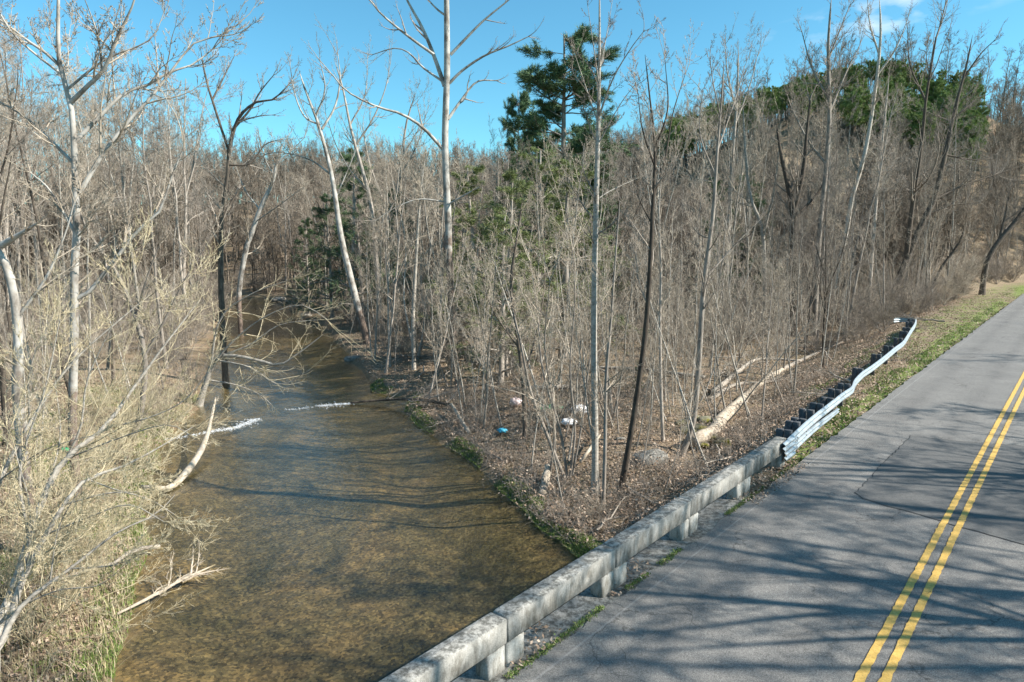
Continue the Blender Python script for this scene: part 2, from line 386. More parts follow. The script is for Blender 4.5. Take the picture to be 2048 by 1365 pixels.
c = mixc2(m, attr(m, 'mud'), c, mud)
c = mixc2(m, attr(m, 'bed'), c, bed)
setc(m, c); bump(m, noise(m, 12, 8, .8), .9, .05)

def leafmat(name, stops, rough=.8, trans=0.0):
    m = mat(name, rough=rough, spec=.2)
    g = N(m, 'ShaderNodeNewGeometry'); c = ramp(m, g.outputs['Random Per Island'], stops)
    setc(m, c)
    return m
M['litter'] = leafmat('dry leaves', [(0, (.14, .095, .065)), (.35, (.26, .185, .13)), (.8, (.38, .285, .21)), (1, (.52, .42, .33))])
M['grass'] = leafmat('grass blades', [(0, (.07, .13, .022)), (.5, (.13, .22, .04)), (.8, (.22, .28, .08)), (1, (.42, .37, .20))])
M['drygrass'] = leafmat('dry grass blades', [(0, (.22, .17, .10)), (.5, (.40, .32, .20)), (.8, (.54, .46, .32)), (1, (.20, .24, .07))])
M['moss'] = leafmat('moss and ivy', [(0, (.06, .10, .022)), (.45, (.14, .22, .045)), (.8, (.24, .27, .10)), (1, (.36, .30, .18))])
M['needle'] = leafmat('pine needles', [(0, (.045, .085, .045)), (.5, (.095, .155, .075)), (1, (.18, .24, .11))])
M['needle_yel'] = leafmat('yellowish needles', [(0, (.09, .12, .04)), (.5, (.18, .22, .08)), (1, (.30, .32, .15))])
M['needle_hill'] = leafmat('hill pine needles', [(0, (.10, .15, .045)), (.5, (.20, .27, .085)), (1, (.34, .39, .16))])
M['rock'] = bark('rock', (.16, .145, .12), (.40, .37, .32), 4, (1, 1, 1))
M['mossrock'] = bark('mossy rock', (.06, .065, .035), (.26, .24, .18), 4, (1, 1, 1), .2, (.15, .14, .03))
M['white_bag'] = mat('white plastic', (.78, .78, .80), .45)
M['pink_bag'] = mat('pinkish plastic', (.70, .58, .58), .5)
M['green_net'] = mat('green plastic', (.05, .30, .13), .5)
M['blue_can'] = mat('blue plastic', (.06, .38, .55), .4)

# ------------------------------------------------------------------ terrain
WZ = -3.5
Rpx = [(1150, 1115), (1060, 1040), (1000, 985), (940, 925), (880, 885), (830, 850), (808, 825), (822, 800), (745, 785), (738, 760), (700, 715), (660, 670), (600, 635), (548, 600)]
Lpx = [(230, 1365), (272, 1200), (288, 1060), (305, 960), (330, 880), (400, 815), (418, 700), (440, 645), (470, 612)]
Rp = [at_z(x, y, WZ)[:2] for x, y in Rpx]; Lp = [at_z(x, y, WZ)[:2] for x, y in Lpx]
Rp = [np.array([34, -17.]), np.array([14, 4.]), np.array([5.2, 15.5])] + Rp + [np.array([-75., 135.]), np.array([-160., 190.])]
Lp = [np.array([22, -30.]), np.array([4, -12.]), np.array([-6.2, 6.])] + Lp + [np.array([-85., 128.]), np.array([-170., 175.])]
Rp = np.array(Rp); Lp = np.array(Lp)
def refine(P, amp, seed):
    g = np.random.default_rng(seed); o = []
    for a, b in zip(P[:-1], P[1:]):
        n = max(1, int(np.linalg.norm(b-a)/.9)); nn = np.array([-(b-a)[1], (b-a)[0]])/np.linalg.norm(b-a)
        for i in range(n): o.append(a+(b-a)*i/n + nn*g.normal(0, amp)*(i > 0))
    o.append(P[-1]); return np.array(o)
Rf, Lf = refine(Rp, .10, 1), refine(Lp, .12, 2)
def segdist(X, Y, P):
    d = np.full(X.shape, 1e9)
    for a, b in zip(P[:-1], P[1:]):
        ab = b-a; t = np.clip(((X-a[0])*ab[0]+(Y-a[1])*ab[1])/(ab@ab), 0, 1)
        d = np.minimum(d, np.hypot(X-a[0]-t*ab[0], Y-a[1]-t*ab[1]))
    return d
def inside(X, Y, P):
    c = np.zeros(X.shape, bool); n = len(P)
    for i in range(n):
        a, b = P[i], P[(i+1) % n]
        if a[1] == b[1]: continue
        hit = ((a[1] > Y) != (b[1] > Y)) & (X < (b[0]-a[0])*(Y-a[1])/(b[1]-a[1])+a[0]); c ^= hit
    return c
POLY = np.concatenate([Rf, Lf[::-1]])
_seg, _ins = segdist, inside
GXX = np.arange(-90, 60, .25); GYY = np.arange(-15, 140, .25)
_a, _b = np.meshgrid(GXX, GYY)
_dR, _dL = _seg(_a, _b, Rf), _seg(_a, _b, Lf); _in = _ins(_a, _b, POLY)
_sd = np.where(_in, 1, -1)*np.minimum(_dR, _dL)
def _look(F_, X, Y):
    fx = np.clip((X-GXX[0])/.25, 0, len(GXX)-1.001); fy = np.clip((Y-GYY[0])/.25, 0, len(GYY)-1.001)
    i = fx.astype(int); j = fy.astype(int); u = fx-i; v = fy-j
    return (F_[j, i]*(1-u)+F_[j, i+1]*u)*(1-v)+(F_[j+1, i]*(1-u)+F_[j+1, i+1]*u)*v
def _mix(F_, fn, X, Y):
    X = np.asarray(X, float); Y = np.asarray(Y, float)
    o = _look(F_, X, Y); out_ = (X < -89) | (X > 59) | (Y < -14) | (Y > 139)
    if out_.any(): o = o.copy(); o[out_] = fn(X[out_], Y[out_])
    return o
def segdist(X, Y, P):
    return _mix(_dR if P is Rf else _dL, lambda a, b: _seg(a, b, Rp if P is Rf else Lp), X, Y)
def inside(X, Y, P):
    return _mix(_sd, lambda a, b: np.where(_ins(a, b, np.concatenate([Rp, Lp[::-1]])), 1., -1.), X, Y) > 0
def sm(x, a, b):
    t = np.clip((x-a)/(b-a), 0, 1); return t*t*(3-2*t)
_g = np.random.default_rng(5)
_w = [( *_g.normal(0, 1, 2)*f, _g.uniform(0, 6.3), a) for f, a, n in ((.05, .5, 5), (.16, .22, 6), (.5, .09, 8), (1.4, .035, 8)) for _ in range(n)]
def rough(X, Y):
    h = np.zeros(X.shape)
    for a, b, p, A in _w: h += A*np.sin(a*X+b*Y+p)
    return h
HR_AZ = np.tan(np.radians([-60, -38, -25, -12, 0, 8, 12, 18, 22, 27, 33, 38, 48, 60]))
HR_H = np.array([16, 16, 15, 17, 17, 21, 27, 34, 39, 41, 36, 27, 22, 20.])
HOL, HOL2 = at_z(1415, 905, -2.3), at_z(1360, 925, -2.5)
def terrain(X, Y, masks=False):
    X = np.asarray(X, float); Y = np.asarray(Y, float)
    dR, dL = segdist(X, Y, Rf), segdist(X, Y, Lf); ins = inside(X, Y, POLY)
    rg = rough(X, Y)
    d = np.minimum(dR, dL)
    hb = WZ - np.minimum(.55, d*.20) - .06*np.abs(np.sin(X*.9+Y*.3))
    hr = WZ + .30*sm(dR, 0, .5) + .62*sm(dR, .5, 7) + .22*rg*sm(dR, .5, 6)
    hl = WZ + .12*sm(dL, 0, .4) + .75*sm(dL, .3, 6) + .22*rg*sm(dL, 1, 6)
    h = np.where(dR < dL, hr, hl); h = np.where(ins, hb, h)
    # far hills
    r = np.hypot(X, Y); az = X/np.maximum(Y, 1)
    az = np.where(Y < 1, np.sign(X)*3, az)
    ridge = np.interp(az, HR_AZ, HR_H)
    start = np.interp(az, HR_AZ, [70, 75, 90, 100, 100, 100, 98, 92, 88, 84, 78, 74, 65, 60])
    ridge = ridge - 9*sm(r, 206, 236)*sm(az, .17, .3)
    h = h + (ridge-h)*sm(r, start, start+115)*np.where(ins, .0, 1)*sm(d, 2, 30)
    # road embankment
    S = (X-A2[0])*RD[0]+(Y-A2[1])*RD[1]; Nn = (X-A2[0])*RN[0]+(Y-A2[1])*RN[1]-rcur(S)
    left = -Nn; right = Nn-8.6
    sh = np.interp(S, [-40, 10, 14, 30, 48, 70, 120, 200], [.2, .2, .9, 2.0, 4.0, 4.5, 5, 6])
    off = np.maximum(np.maximum(left-sh, right-2.0), 0)
    zr = -.10 - .03*np.maximum(np.maximum(left, right), 0)
    slope = zr - off*np.interp(S, [10, 30, 60], [.62, .5, .36])*(1+.05*rg)
    emb = np.maximum(h, slope); core = off <= 0
    emb = np.where(core & True, np.maximum(zr, -9), emb)
    # far along the road it runs on natural ground: hill meets it
    cut = np.minimum(emb, zr + off*.5 + .02)
    h2 = np.where(off < 60, cut, emb)
    # bridge opening: no fill over the creek
    op = (S > -22) & (S < 9.0+.25*rg)
    h2 = np.where(op & (S < 9) & (Nn > -4) & (Nn < 13), np.minimum(h, -1.9), h2)
    blend = sm(S, 6.5, 11.5)
    outside = (Nn <= -.3) & (S < 12)
    h2 = np.where(outside, np.maximum(h, slope*1.0 - (1-blend)*6), h2)
    h2 = h2 - .9*np.exp(-((X-HOL[0])**2+(Y-HOL[1])**2)/1.3) - .5*np.exp(-((X-HOL2[0])**2+(Y-HOL2[1])**2)/.8)
    if not masks: return h2
    near = sm(60-r, 0, 30)
    bed = sm(np.where(ins, d, -d), -.05, .15)*np.where(h2 < WZ+.05, 1, 0)
    mud = np.where(~ins, sm(.9-d, 0, .7), 0)*np.where(h2 < -2.2, .8, 0)
    grass = np.zeros(X.shape)
    grass += .55*sm(1.0-np.abs(left-.25), 0, .9)*(S > 12.5)*(h2 > -1)
    grass += .42*sm(left, 0, 1)*sm(6.5-left, 0, 3)*sm(S, 26, 45)*(left > 0)*(h2 > -1.6)
    grass += .42*(~ins)*(dL < dR)*sm(4.5-dL, 0, 3)*sm(48-Y, 0, 10)
    grass += .2*(right > 0)
    dry = .25*(~ins)*(dL < dR)*sm(8-dL, 0, 5)*sm(50-Y, 0, 20)
    dry += .28*sm(left, 2, 4)*sm(10-left, 0, 3)*sm(S, 25, 50)
    return h2, grass, dry, mud, bed
def gz(x, y): return float(terrain(np.array([float(x)]), np.array([float(y)]))[0])
def ax1(bounds):
    o = [bounds[0][0]]
    for a, b, s in bounds:
        n = max(1, int(round((b-a)/s))); o += list(a+(b-a)*np.arange(1, n+1)/n)
    return np.array(o)
xs = ax1([(-900, -260, 80), (-260, -120, 7), (-120, -45, 2.5), (-45, -22, .8), (-22, 14, .3), (14, 34, .5), (34, 90, 1.6), (90, 260, 6), (260, 900, 80)])
ys = ax1([(-200, -20, 15), (-20, 6, 1.5), (6, 12, .5), (12, 42, .3), (42, 70, .7), (70, 130, 2), (130, 300, 6), (300, 1100, 80)])
GX, GY = np.meshgrid(xs, ys)
H, mg, mdr, mm, mb = terrain(GX.ravel(), GY.ravel(), True)
nx, ny = len(xs), len(ys)
ii = (np.arange(ny-1)[:, None]*nx + np.arange(nx-1)[None, :]).ravel()
me = mkmesh('ground', np.stack([GX.ravel(), GY.ravel(), H], 1), np.stack([ii, ii+1, ii+nx+1, ii+nx], 1))
for nm, arr in (('grass', mg), ('dry', mdr), ('mud', mm), ('bed', mb)):
    a = me.attributes.new(nm, 'FLOAT', 'POINT'); a.data.foreach_set('value', arr.astype(np.float32))
tag(link('ground', me, M['ground']), kind='structure')

# water: one sheet slightly wider than the creek, with real ripples
wx = ax1([(-180, -40, 4), (-40, 30, .6), (30, 40, 5)]); wy = ax1([(-35, 8, 3), (8, 60, .6), (60, 195, 4)])
WX, WY = np.meshgrid(wx, wy)
keep = inside(WX.ravel(), WY.ravel(), POLY) | (np.minimum(segdist(WX.ravel(), WY.ravel(), Rf), segdist(WX.ravel(), WY.ravel(), Lf)) < 1.6)
wn = len(wx); ii = (np.arange(len(wy)-1)[:, None]*wn + np.arange(wn-1)[None, :]).ravel()
q = np.stack([ii, ii+1, ii+wn+1, ii+wn], 1); q = q[keep[q].all(1)]
used = np.unique(q); remap = -np.ones(len(keep), int); remap[used] = np.arange(len(used))
wz = WZ + .004*np.sin(WX*2.1+WY*1.3)
Vw = np.stack([WX.ravel(), WY.ravel(), wz.ravel()], 1)[used]
tag(link('creek_water', mkmesh('creek_water', Vw, remap[q]), M['water']), kind='structure')

# ------------------------------------------------------------------ road
def strip(name, s0, s1, nl, nr, z, m, ds=.5, jl=0, jr=0, tz=0, s_z=None):
    g = np.random.default_rng(abs(hash(name)) % 99 if False else len(name)*7)
    S = np.arange(s0, s1+ds, ds); V = []
    for s in S:
        a = nl + g.normal(0, jl) if jl else nl; b = nr + g.normal(0, jr) if jr else nr
        V += [road(s, a, z), road(s, b, z)]
    i = np.arange(len(S)-1)*2
    return link(name, mkmesh(name, V, np.stack([i, i+1, i+3, i+2], 1), smooth=False), m)
tag(strip('road', -60, 230, .22, 8.35, .004, M['asphalt'], .35, .035, .05), kind='structure')
PATCH = [(17.7, 2.16), (18.1, 3.74), (18.73, 5.04), (19.1, 7.9), (10.0, 8.0), (10.18, 5.6), (10.28, 4.76), (10.57, 3.49), (10.75, 2.35), (11.1, 2.12), (14.5, 2.08)]
def jagged(P, step, amp, g):
    o = []
    for a, b in zip(P, P[1:]+P[:1]):
        a, b = np.array(a), np.array(b); n = max(1, int(np.linalg.norm(b-a)/step))
        for i in range(n): o.append(a+(b-a)*i/n + g.normal(0, amp, 2))
    return np.array(o)
jg = jagged(PATCH, .18, .022, np.random.default_rng(3))
def polysheet(name, P, z, m):
    me = bpy.data.meshes.new(name); me.from_pydata([tuple(road(s, n, z)) for s, n in P], [], [tuple(range(len(P)))]); me.update()
    return link(name, me, m)
o = polysheet('road_patch', jg[::-1], .012, M['asphalt_new']); tag(o, kind='structure')
# tar seam round the patch
c0_ = jg.mean(0); nseam = len(jg); V = []
for p in jg:
    d = (p-c0_)/np.linalg.norm(p-c0_); V += [road(*(p-d*.006), .016), road(*(p+d*.010), .016)]
i = np.arange(nseam); q = np.stack([2*i, 2*i+1, (2*i+3) % (2*nseam), (2*i+2) % (2*nseam)], 1)
tag(link('patch_seam', mkmesh('patch_seam', V, q, smooth=False), M['tar']), kind='structure')
for nm, a in (('road_line', 4.06), ('road_line', 4.35)):
    tag(strip(nm, -60, 230, a, a+.13, .020, M['paint'], .09, .005, .005), kind='structure')
# random cracks
g = np.random.default_rng(12); V = []; Q = []; 
for _ in range(16):
    s, n = g.uniform(-2, 30), g.uniform(.5, 3.8); a = g.uniform(0, 6.28); k = g.integers(6, 22); b0 = len(V)
    for j in range(k):
        a += g.normal(0, .45); s += .13*math.cos(a); n += .13*math.sin(a); wd = .0035
        V += [road(s, n-wd, .0245), road(s, n+wd, .0245)]
    for j in range(k-1): Q.append([b0+2*j, b0+2*j+1, b0+2*j+3, b0+2*j+2])
tag(link('road_cracks', mkmesh('road_cracks', V, Q, smooth=False), M['tar']), kind='structure')

# ------------------------------------------------------------------ bridge
D3 = np.array([RD[0], RD[1], 0]); N3 = np.array([RN[0], RN[1], 0]); U3 = np.array([0, 0, 1.])
bridge = empty('road_bridge', road(0, 4, 0), 'weathered concrete road bridge with low beam parapet crossing the creek', 'bridge')
TOPZ, BH, BW, SP = .79, .405, .326, 3.05
for k in range(-6, 4):
    s0, s1 = k*SP+.012, (k+1)*SP-.012
    if k == 3: s1 = 12.15
    b = MB(); cs = (s0+s1)/2
    b.box(road(cs, -BW/2, TOPZ-BH/2), s1-s0, BW, BH, D3, -N3, U3, .022, .002)
    o = b.build('rail_beam', M['concrete'], bridge)
    for (ps, pw) in ((s0+.20, .42), (s1-.22, .40)):
        if k == 3 and pw == .40: ps = s1-.2
        b = MB(); zt = TOPZ-BH-.003
        b.box(road(ps, -BW/2+.01, (zt-.06)/2), pw, BW-.05, zt+.06, D3, -N3, U3, .03, .002)
        b.build('rail_post', M['concrete_clean'], bridge)
b = MB(); b.box(road(-4.6, 4.15, -.30), 28.0, 9.2, .56, D3, -N3, U3, .03); b.build('deck', M['concrete'], bridge)
for n_, t_ in ((-.16, .6), (8.5, .6)):
    pass
b = MB(); b.box(road(9.35, 4.15, -2.2), .7, 9.2, 3.2, D3, -N3, U3, .03); b.build('abutment', M['concrete'], bridge)
b = MB(); b.box(road(-18.3, 4.15, -2.2), .7, 9.2, 3.2, D3, -N3, U3, .03); b.build('abutment', M['concrete'], bridge)
for k in range(-6, 4):      # far side parapet
    s0, s1 = k*SP+.012, (k+1)*SP-.012
    b = MB(); b.box(road((s0+s1)/2, 8.6+BW/2-.25, TOPZ-BH/2), s1-s0, BW, BH, D3, -N3, U3, .022); b.build('rail_beam', M['concrete'], bridge)
    b = MB(); b.box(road(s0+.2, 8.6+BW/2-.25, .18), .42, BW-.05, .40, D3, -N3, U3, .03); b.build('rail_post', M['concrete_clean'], bridge)

# ------------------------------------------------------------------ guardrail
GP = [(12.02, .02), (13.96, -.15), (15.69, -.26), (18.54, -.38), (20.6, -.48), (22.22, -.77), (23.98, -.93), (26.03, -1.0), (28.97, -1.14), (32.17, -1.34), (35.21, -1.5), (40.38, -2.11), (44.5, -2.6), (47.48, -3.07)]
gpath = np.array([road(s, n, 0) for s, n in GP])
# curled end terminal
e = GP[-1]; curl = [(e[0]+.35, e[1]-.30), (e[0]+.35, e[1]-.75), (e[0]+.05, e[1]-1.05), (e[0]-.45, e[1]-1.15)]
gfull = np.concatenate([gpath, [road(s, n, 0) for s, n in curl]])
guard = empty('guardrail', gpath[0], 'dented galvanised steel guardrail with dark posts curving away beyond the bridge parapet', 'guardrail')
PROF = [(-.155, .0), (-.135, .028), (-.105, .075), (-.072, .083), (-.045, .068), (-.018, .022), (0, .006), (.018, .022), (.045, .068), (.072, .083), (.105, .075), (.135, .028), (.155, .0)]
def wbeam(path, ztop, k, name, mt, parent, h0=1.0, h1=1.0, dz=0.0, seed=0, off=0.0):
    p = resample(path, k); g = np.random.default_rng(seed); T = unit(np.gradient(p, axis=0)); Nr = np.stack([T[:, 1], -T[:, 0], 0*T[:, 0]], 1)
    V = []
    zz = ztop if np.ndim(ztop) else np.full(k, ztop)
    wob = np.convolve(g.normal(0, .008, k+8), np.ones(9)/9*2, 'valid')
    for i in range(k):
        hs = h0+(h1-h0)*i/(k-1)
        for (z, o) in PROF: V.append(p[i]+Nr[i]*(o*.95+.02+off)+U3*(zz[i]-.155+z*hs+wob[i]))
    for i in range(k):
        for (z, o) in PROF: V.append(p[i]+Nr[i]*(o*.95+.014+off)+U3*(zz[i]-.155+z*(h0+(h1-h0)*i/(k-1))+wob[i]))
    n = len(PROF); Q = []
    for i in range(k-1):
        for j in range(n-1):
            a = i*n+j; Q.append([a, a+n, a+n+1, a+1]); b2 = a+k*n; Q.append([b2, b2+1, b2+n+1, b2+n])
    for i in range(k-1):
        for j in (0, n-1): a = i*n+j; Q.append([a, a+n, a+n+k*n, a+k*n])
    V = np.array(V)-np.array(parent.location)
    return link(name, mkmesh(name, V, Q), mt, parent)
kf = 150
zt = np.interp(np.linspace(0, 1, kf), [0, .2, .27, .33, .6, 1], [.80, .82, .74, .78, .78, .78])
wbeam(gfull, zt, kf, 'rail', M['steel'], guard, seed=1)
wbeam(gpath[:4], np.linspace(.50, .44, 30), 30, 'rub_rail', M['steel'], guard, 1.0, .55, seed=2, off=-.005)
# end shoe wrapping the parapet end
wbeam(np.array([road(11.6, .03, 0), road(12.5, .02, 0)]), .795, 8, 'end_shoe', M['steel'], guard, .95, 1.0, seed=3, off=.012)
wbeam(np.array([road(11.75, .03, 0), road(12.6, .02, 0)]), .49, 8, 'end_shoe', M['steel'], guard, .9, 1.0, seed=4, off=.012)
for s in (11.82, 12.7, 13.5):
    for z in (.70, .60, .42, .34):
        b = MB(); b.box(road(s, .115, z), .032, .02, .032, D3, N3, U3, .005); b.build('bolt', M['post'], guard)
fine = resample(gfull, 600); dl = np.concatenate([[0], np.cumsum(np.linalg.norm(np.diff(fine, axis=0), axis=1))])
sposts = [.75, 1.65, 2.5, 3.5, 4.6, 6.0, 7.2, 8.8, 12.6, 16.6, 20.4, 23.6, 26.8, 29.6, 32.4, 34.6]
for k, sp_ in enumerate(sposts):
    i = min(np.searchsorted(dl, sp_), 598); p = fine[i]; T = unit(fine[i+1]-fine[i]); Nr = np.array([T[1], -T[0], 0])
    h = .86 + .05*math.sin(k*2.3); lean = .05*math.sin(k*1.7)
    gzz = -.35
    wdt = .15
    b = MB(); ax = unit(U3+Nr*lean)
    b.box(p-Nr*.36+U3*((h+gzz)/2), wdt, .20, h-gzz, T, Nr, ax, .008, .003); post = b.build('post', M['post'], guard)
    b = MB(); b.box(p-Nr*.125+U3*(h-.20), wdt, .20, .40, T, Nr, ax, .008, .003)
    o = b.build('blockout', M['post'], guard)
    mw = o.data; o.parent = post   # post keeps identity transform under the rail

# ------------------------------------------------------------------ trees
def finish_tree(name, base, trunk, crown, label, cat, group, mt, mc, mats=None):
    t = empty(name, base, label, cat, group)
    V, Q = trunk; link('trunk', mkmesh('trunk', V-np.array(base), Q), mt, t)
    if crown is not None:
        V, Q = crown; link('crown', mkmesh('crown', V-np.array(base), Q), mc, t)
    return t
def cat_vq(lst):
    V = []; Q = []; n = 0
    for v, q in lst: V.append(v); Q.append(q+n); n += len(v)
    return np.concatenate(V), np.concatenate(Q)
def ramify(P, Rr, g, dens=1.0, lv=3, len1=.42, a1=.75, up=.10, wander=.13, rmin=.006, t0=.15):
    """side branches and twigs on a set of limbs"""
    res = []; 
    cur, cr = P, Rr
    cn = [max(2, int(7*dens)), max(2, int(6*dens)), max(2, int(4*dens)), 3]
    wander = wander*.62
    for l in range(lv):
        pl = plen(cur); kk_ = (7, 5, 4, 3)[l]
        tc_, tr_ = grow(cur, cr, 2, .97, 1.0, lambda idx, t, M_: pl[idx]*len1*1.5, .30, up, wander, kk_, 1, .35, g, .45, .22, rmin)
        cur, cr = grow(cur, cr, cn[l], t0 if l == 0 else .12, 1.0, lambda idx, t, M_: pl[idx]*len1, a1, up, wander, kk_, .6, .35, g, .45, .22, rmin)
        cur = np.concatenate([cur, tc_]); cr = np.concatenate([cr, tr_])
        res.append(tubes(cur, cr, 4 if l == 0 else 3))
    return cat_vq(res)
PROTO = {}
def proto_tree(key, H, r0, g, nlimb=16, t0=.35, ang=.7, L1=.34, up=.12, sides=8, dens=1.0, mt='bark_grey', mc='twig_tan', lean=.05, fork=False, lv=3, rmin=.008):
    k = 12; z = np.linspace(0, 1, k)
    wob = np.cumsum(g.normal(0, .045*H/12, (k, 2)), 0)
    p = np.zeros((k, 3)); p[:, 2] = z*H; p[:, :2] = wob + np.outer(z*H*lean, unit(g.normal(size=2)))
    p[0, :2] = 0; r = r0*(1-z*.86)+.004
    r[0] *= 1.35
    P0 = p[None]; R0 = r[None]
    V, Q = tubes(P0, R0, sides); tr = [(V, Q)]
    if fork:
        Pf, Rf_ = grow(P0, R0, 3, .3, .6, H*.62, .38, .10, .05, 9, .85, .2, g, .3, .1)
        tr.append(tubes(Pf, Rf_, 6)); P0 = np.concatenate([P0[:, ::1][:, :9] if False else np.stack([resample(p, 9)]), Pf]); R0 = np.concatenate([np.interp(np.linspace(0, 1, 9), z, r)[None], Rf_])
        nlimb = max(5, nlimb//3)
    Pl, Rl = grow(P0, R0, nlimb, t0, .98, H*L1, ang, up, .09, 7, .5, .25, g, .6, .18, rmin)
    cr = [tubes(Pl, Rl, 4)]
    cr.append(ramify(Pl, Rl, g, dens, lv-1, .45, .7, .06, .15, rmin))
    me_t = mkmesh(key+'_trunk', *cat_vq(tr)); me_t.materials.append(M[mt])
    me_c = mkmesh(key+'_crown', *cat_vq(cr)); me_c.materials.append(M[mc])
    PROTO.setdefault(key, []).append((H, me_t, me_c))
def proto_shrub(key, H, g, stems=10, mt='twig_tan', rmin=.0042, spread=.55, lv=3, droop=0):
    base = np.zeros((1, 4, 3)); base[0, :, 2] = np.linspace(0, .1, 4); Rb = np.full((1, 4), .03)
    P, Rr = grow(base, Rb, stems, 0, 1, H, spread, .08-droop, .10, 8, .6, .2, g, .2, .28, rmin)
    a = tubes(P, Rr, 4); me_t = mkmesh(key+'_stems', *a); me_t.materials.append(M[mt])
    b = ramify(P, Rr, g, 1.1, lv, .42, .6, .06, .15, rmin, .2); me_c = mkmesh(key+'_twigs', *b); me_c.materials.append(M[mt])
    PROTO.setdefault(key, []).append((H, me_t, me_c))
def place(key, name, x, y, height, label, cat, group, g, parts=('trunk', 'crown'), pick=None, z=None, tilt=None):
    pr = PROTO[key][int(g.integers(len(PROTO[key]))) if pick is None else pick]
    s = height/pr[0]
    o = empty(name, (x, y, (gz(x, y) if z is None else z)-.08), label, cat, group)
    wsc = s*g.uniform(.85, 1.15); o.scale = (wsc, wsc, s); 
    tt = .035 if 'tree' in name else .17; o.rotation_euler = (g.normal(0, tt), g.normal(0, tt), g.uniform(0, 6.28))
    if tilt is not None: o.rotation_euler = (tilt[0], tilt[1], g.uniform(0, 6.28) if len(tilt) < 3 else tilt[2])
    for nm, me_ in zip(parts, pr[1:]):
        c = bpy.data.objects.new(nm, me_); COL.objects.link(c); c.parent = o
    return o
g = np.random.default_rng(21)
for i in range(5): proto_tree('tall', 18, .095, g, [20, 16, 24, 14, 18][i], [.38, .5, .3, .55, .42][i], [.62, .85, .7, 1.0, .5][i], [.22, .26, .2, .24, .3][i], [.10, .02, .06, .0, .08][i], 7, 1.0, ['bark_grey', 'bark_pale', 'bark_grey', 'bark_dark', 'bark_pale'][i], ['twig_tan', 'twig_tan', 'twig_grey', 'twig_grey', 'twig_tan'][i], .06, False, 4, .0055)
for i in range(4): proto_tree('forked', 17, .125, g, 20, .35, [.7, .9, .6, 1.0][i], .24, [.08, .02, .1, .03][i], 7, .9, ['bark_dark', 'bark_grey', 'bark_pale', 'bark_grey'][i], ['twig_grey', 'twig_tan', 'twig_tan', 'twig_grey'][i], .08, True, 4, .0055)
for i in range(5): proto_tree('sapling', 8, .040, g, 13, .25, .6, .30, .12, 5, .8, ['bark_grey', 'bark_pale', 'bark_pale', 'bark_grey', 'bark_pale'][i], 'twig_tan', .10, False, 3, .005)
for i in range(5): proto_shrub('shrub', 2.6, g, 13, ['twig_tan', 'twig_grey', 'twig_tan', 'twig_grey', 'twig_grey'][i])
# conifers
def needles(C, D, n, ln, wd, g):
    """needle blades around points C pointing about D; returns verts, tris"""
    c = np.repeat(C, n, 0); d = np.repeat(D, n, 0)
    v = unit(d*.9 + g.normal(0, .55, c.shape)); L_ = ln*g.uniform(.6, 1.2, (len(c), 1))
    s = unit(np.cross(v, g.normal(size=c.shape)))*wd
    off = g.normal(0, ln*.22, c.shape)
    V = np.stack([c+off-s, c+off+s, c+off+v*L_], 1).reshape(-1, 3)
    return V, np.arange(len(V)).reshape(-1, 3)
def proto_pine(key, H, g, kind='white', mn='needle', nd=9):
    k = 10; z = np.linspace(0, 1, k); p = np.zeros((k, 3)); p[:, 2] = z*H; p[:, :2] = np.cumsum(g.normal(0, .03, (k, 2)), 0)*H/20; p[0, :2] = 0
    r = H*.014*(1-z*.9)+.01
    V, Q = tubes(p[None], r[None], 7)
    if kind == 'white': n1, t0, ll, ang, up, shp = 74, .32, H*.22, 1.22, .04, .60
    elif kind == 'hill': n1, t0, ll, ang, up, shp = 30, .45, H*.25, 1.0, .06, .45
    else: n1, t0, ll, ang, up, shp = 56, .06, H*.26, 1.3, .02, .80
    P1, R1 = grow(p[None], r[None], n1, t0, .99, ll, ang, up, .07, 7, .5, .25, g, shp, .14, .012)
    pl = plen(P1); P2, R2 = grow(P1, R1, 9, .25, 1, lambda i, t, m_: pl[i]*.42, .85, .03, .12, 4, .6, .4, g, .5, .2, .008)
    tr = cat_vq([(V, Q), tubes(P1, R1, 4), tubes(P2, R2, 3)])
    C = []; D = []
    for Pq, ts in ((P1, (.45, .6, .72, .84, .94, 1)), (P2, (.2, .4, .6, .8, 1))):
        K = Pq.shape[1]
        for t in ts:
            f = t*(K-1); i0 = min(int(f), K-2); fr = f-i0
            C.append(Pq[:, i0]*(1-fr)+Pq[:, i0+1]*fr); D.append(unit(Pq[:, i0+1]-Pq[:, i0]+[0, 0, .02]))
    C = np.concatenate(C); D = np.concatenate(D)
    ln, wd = (H*.016, H*.0008) if kind != 'hill' else (H*.028, H*.0020)
    Vn, Tn = needles(C, D, nd, ln, wd, g)
    me_t = mkmesh(key+'_trunk', *tr); me_t.materials.append(M['bark_grey'])
    me_c = mkmesh(key+'_needles', Vn, None, Tn, smooth=False); me_c.materials.append(M[mn])
    PROTO.setdefault(key, []).append((H, me_t, me_c))
for i in range(2): proto_pine('white_pine', 24, g, 'white', 'needle', 20)
for i in range(3): proto_pine('hill_pine', 14, g, 'hill', 'needle_hill', 16)
for i in range(2): proto_pine('cedar', 9, g, 'cedar', 'needle_yel', 9)
for i in range(2): proto_pine('hemlock', 12, g, 'cedar', 'needle', 10)

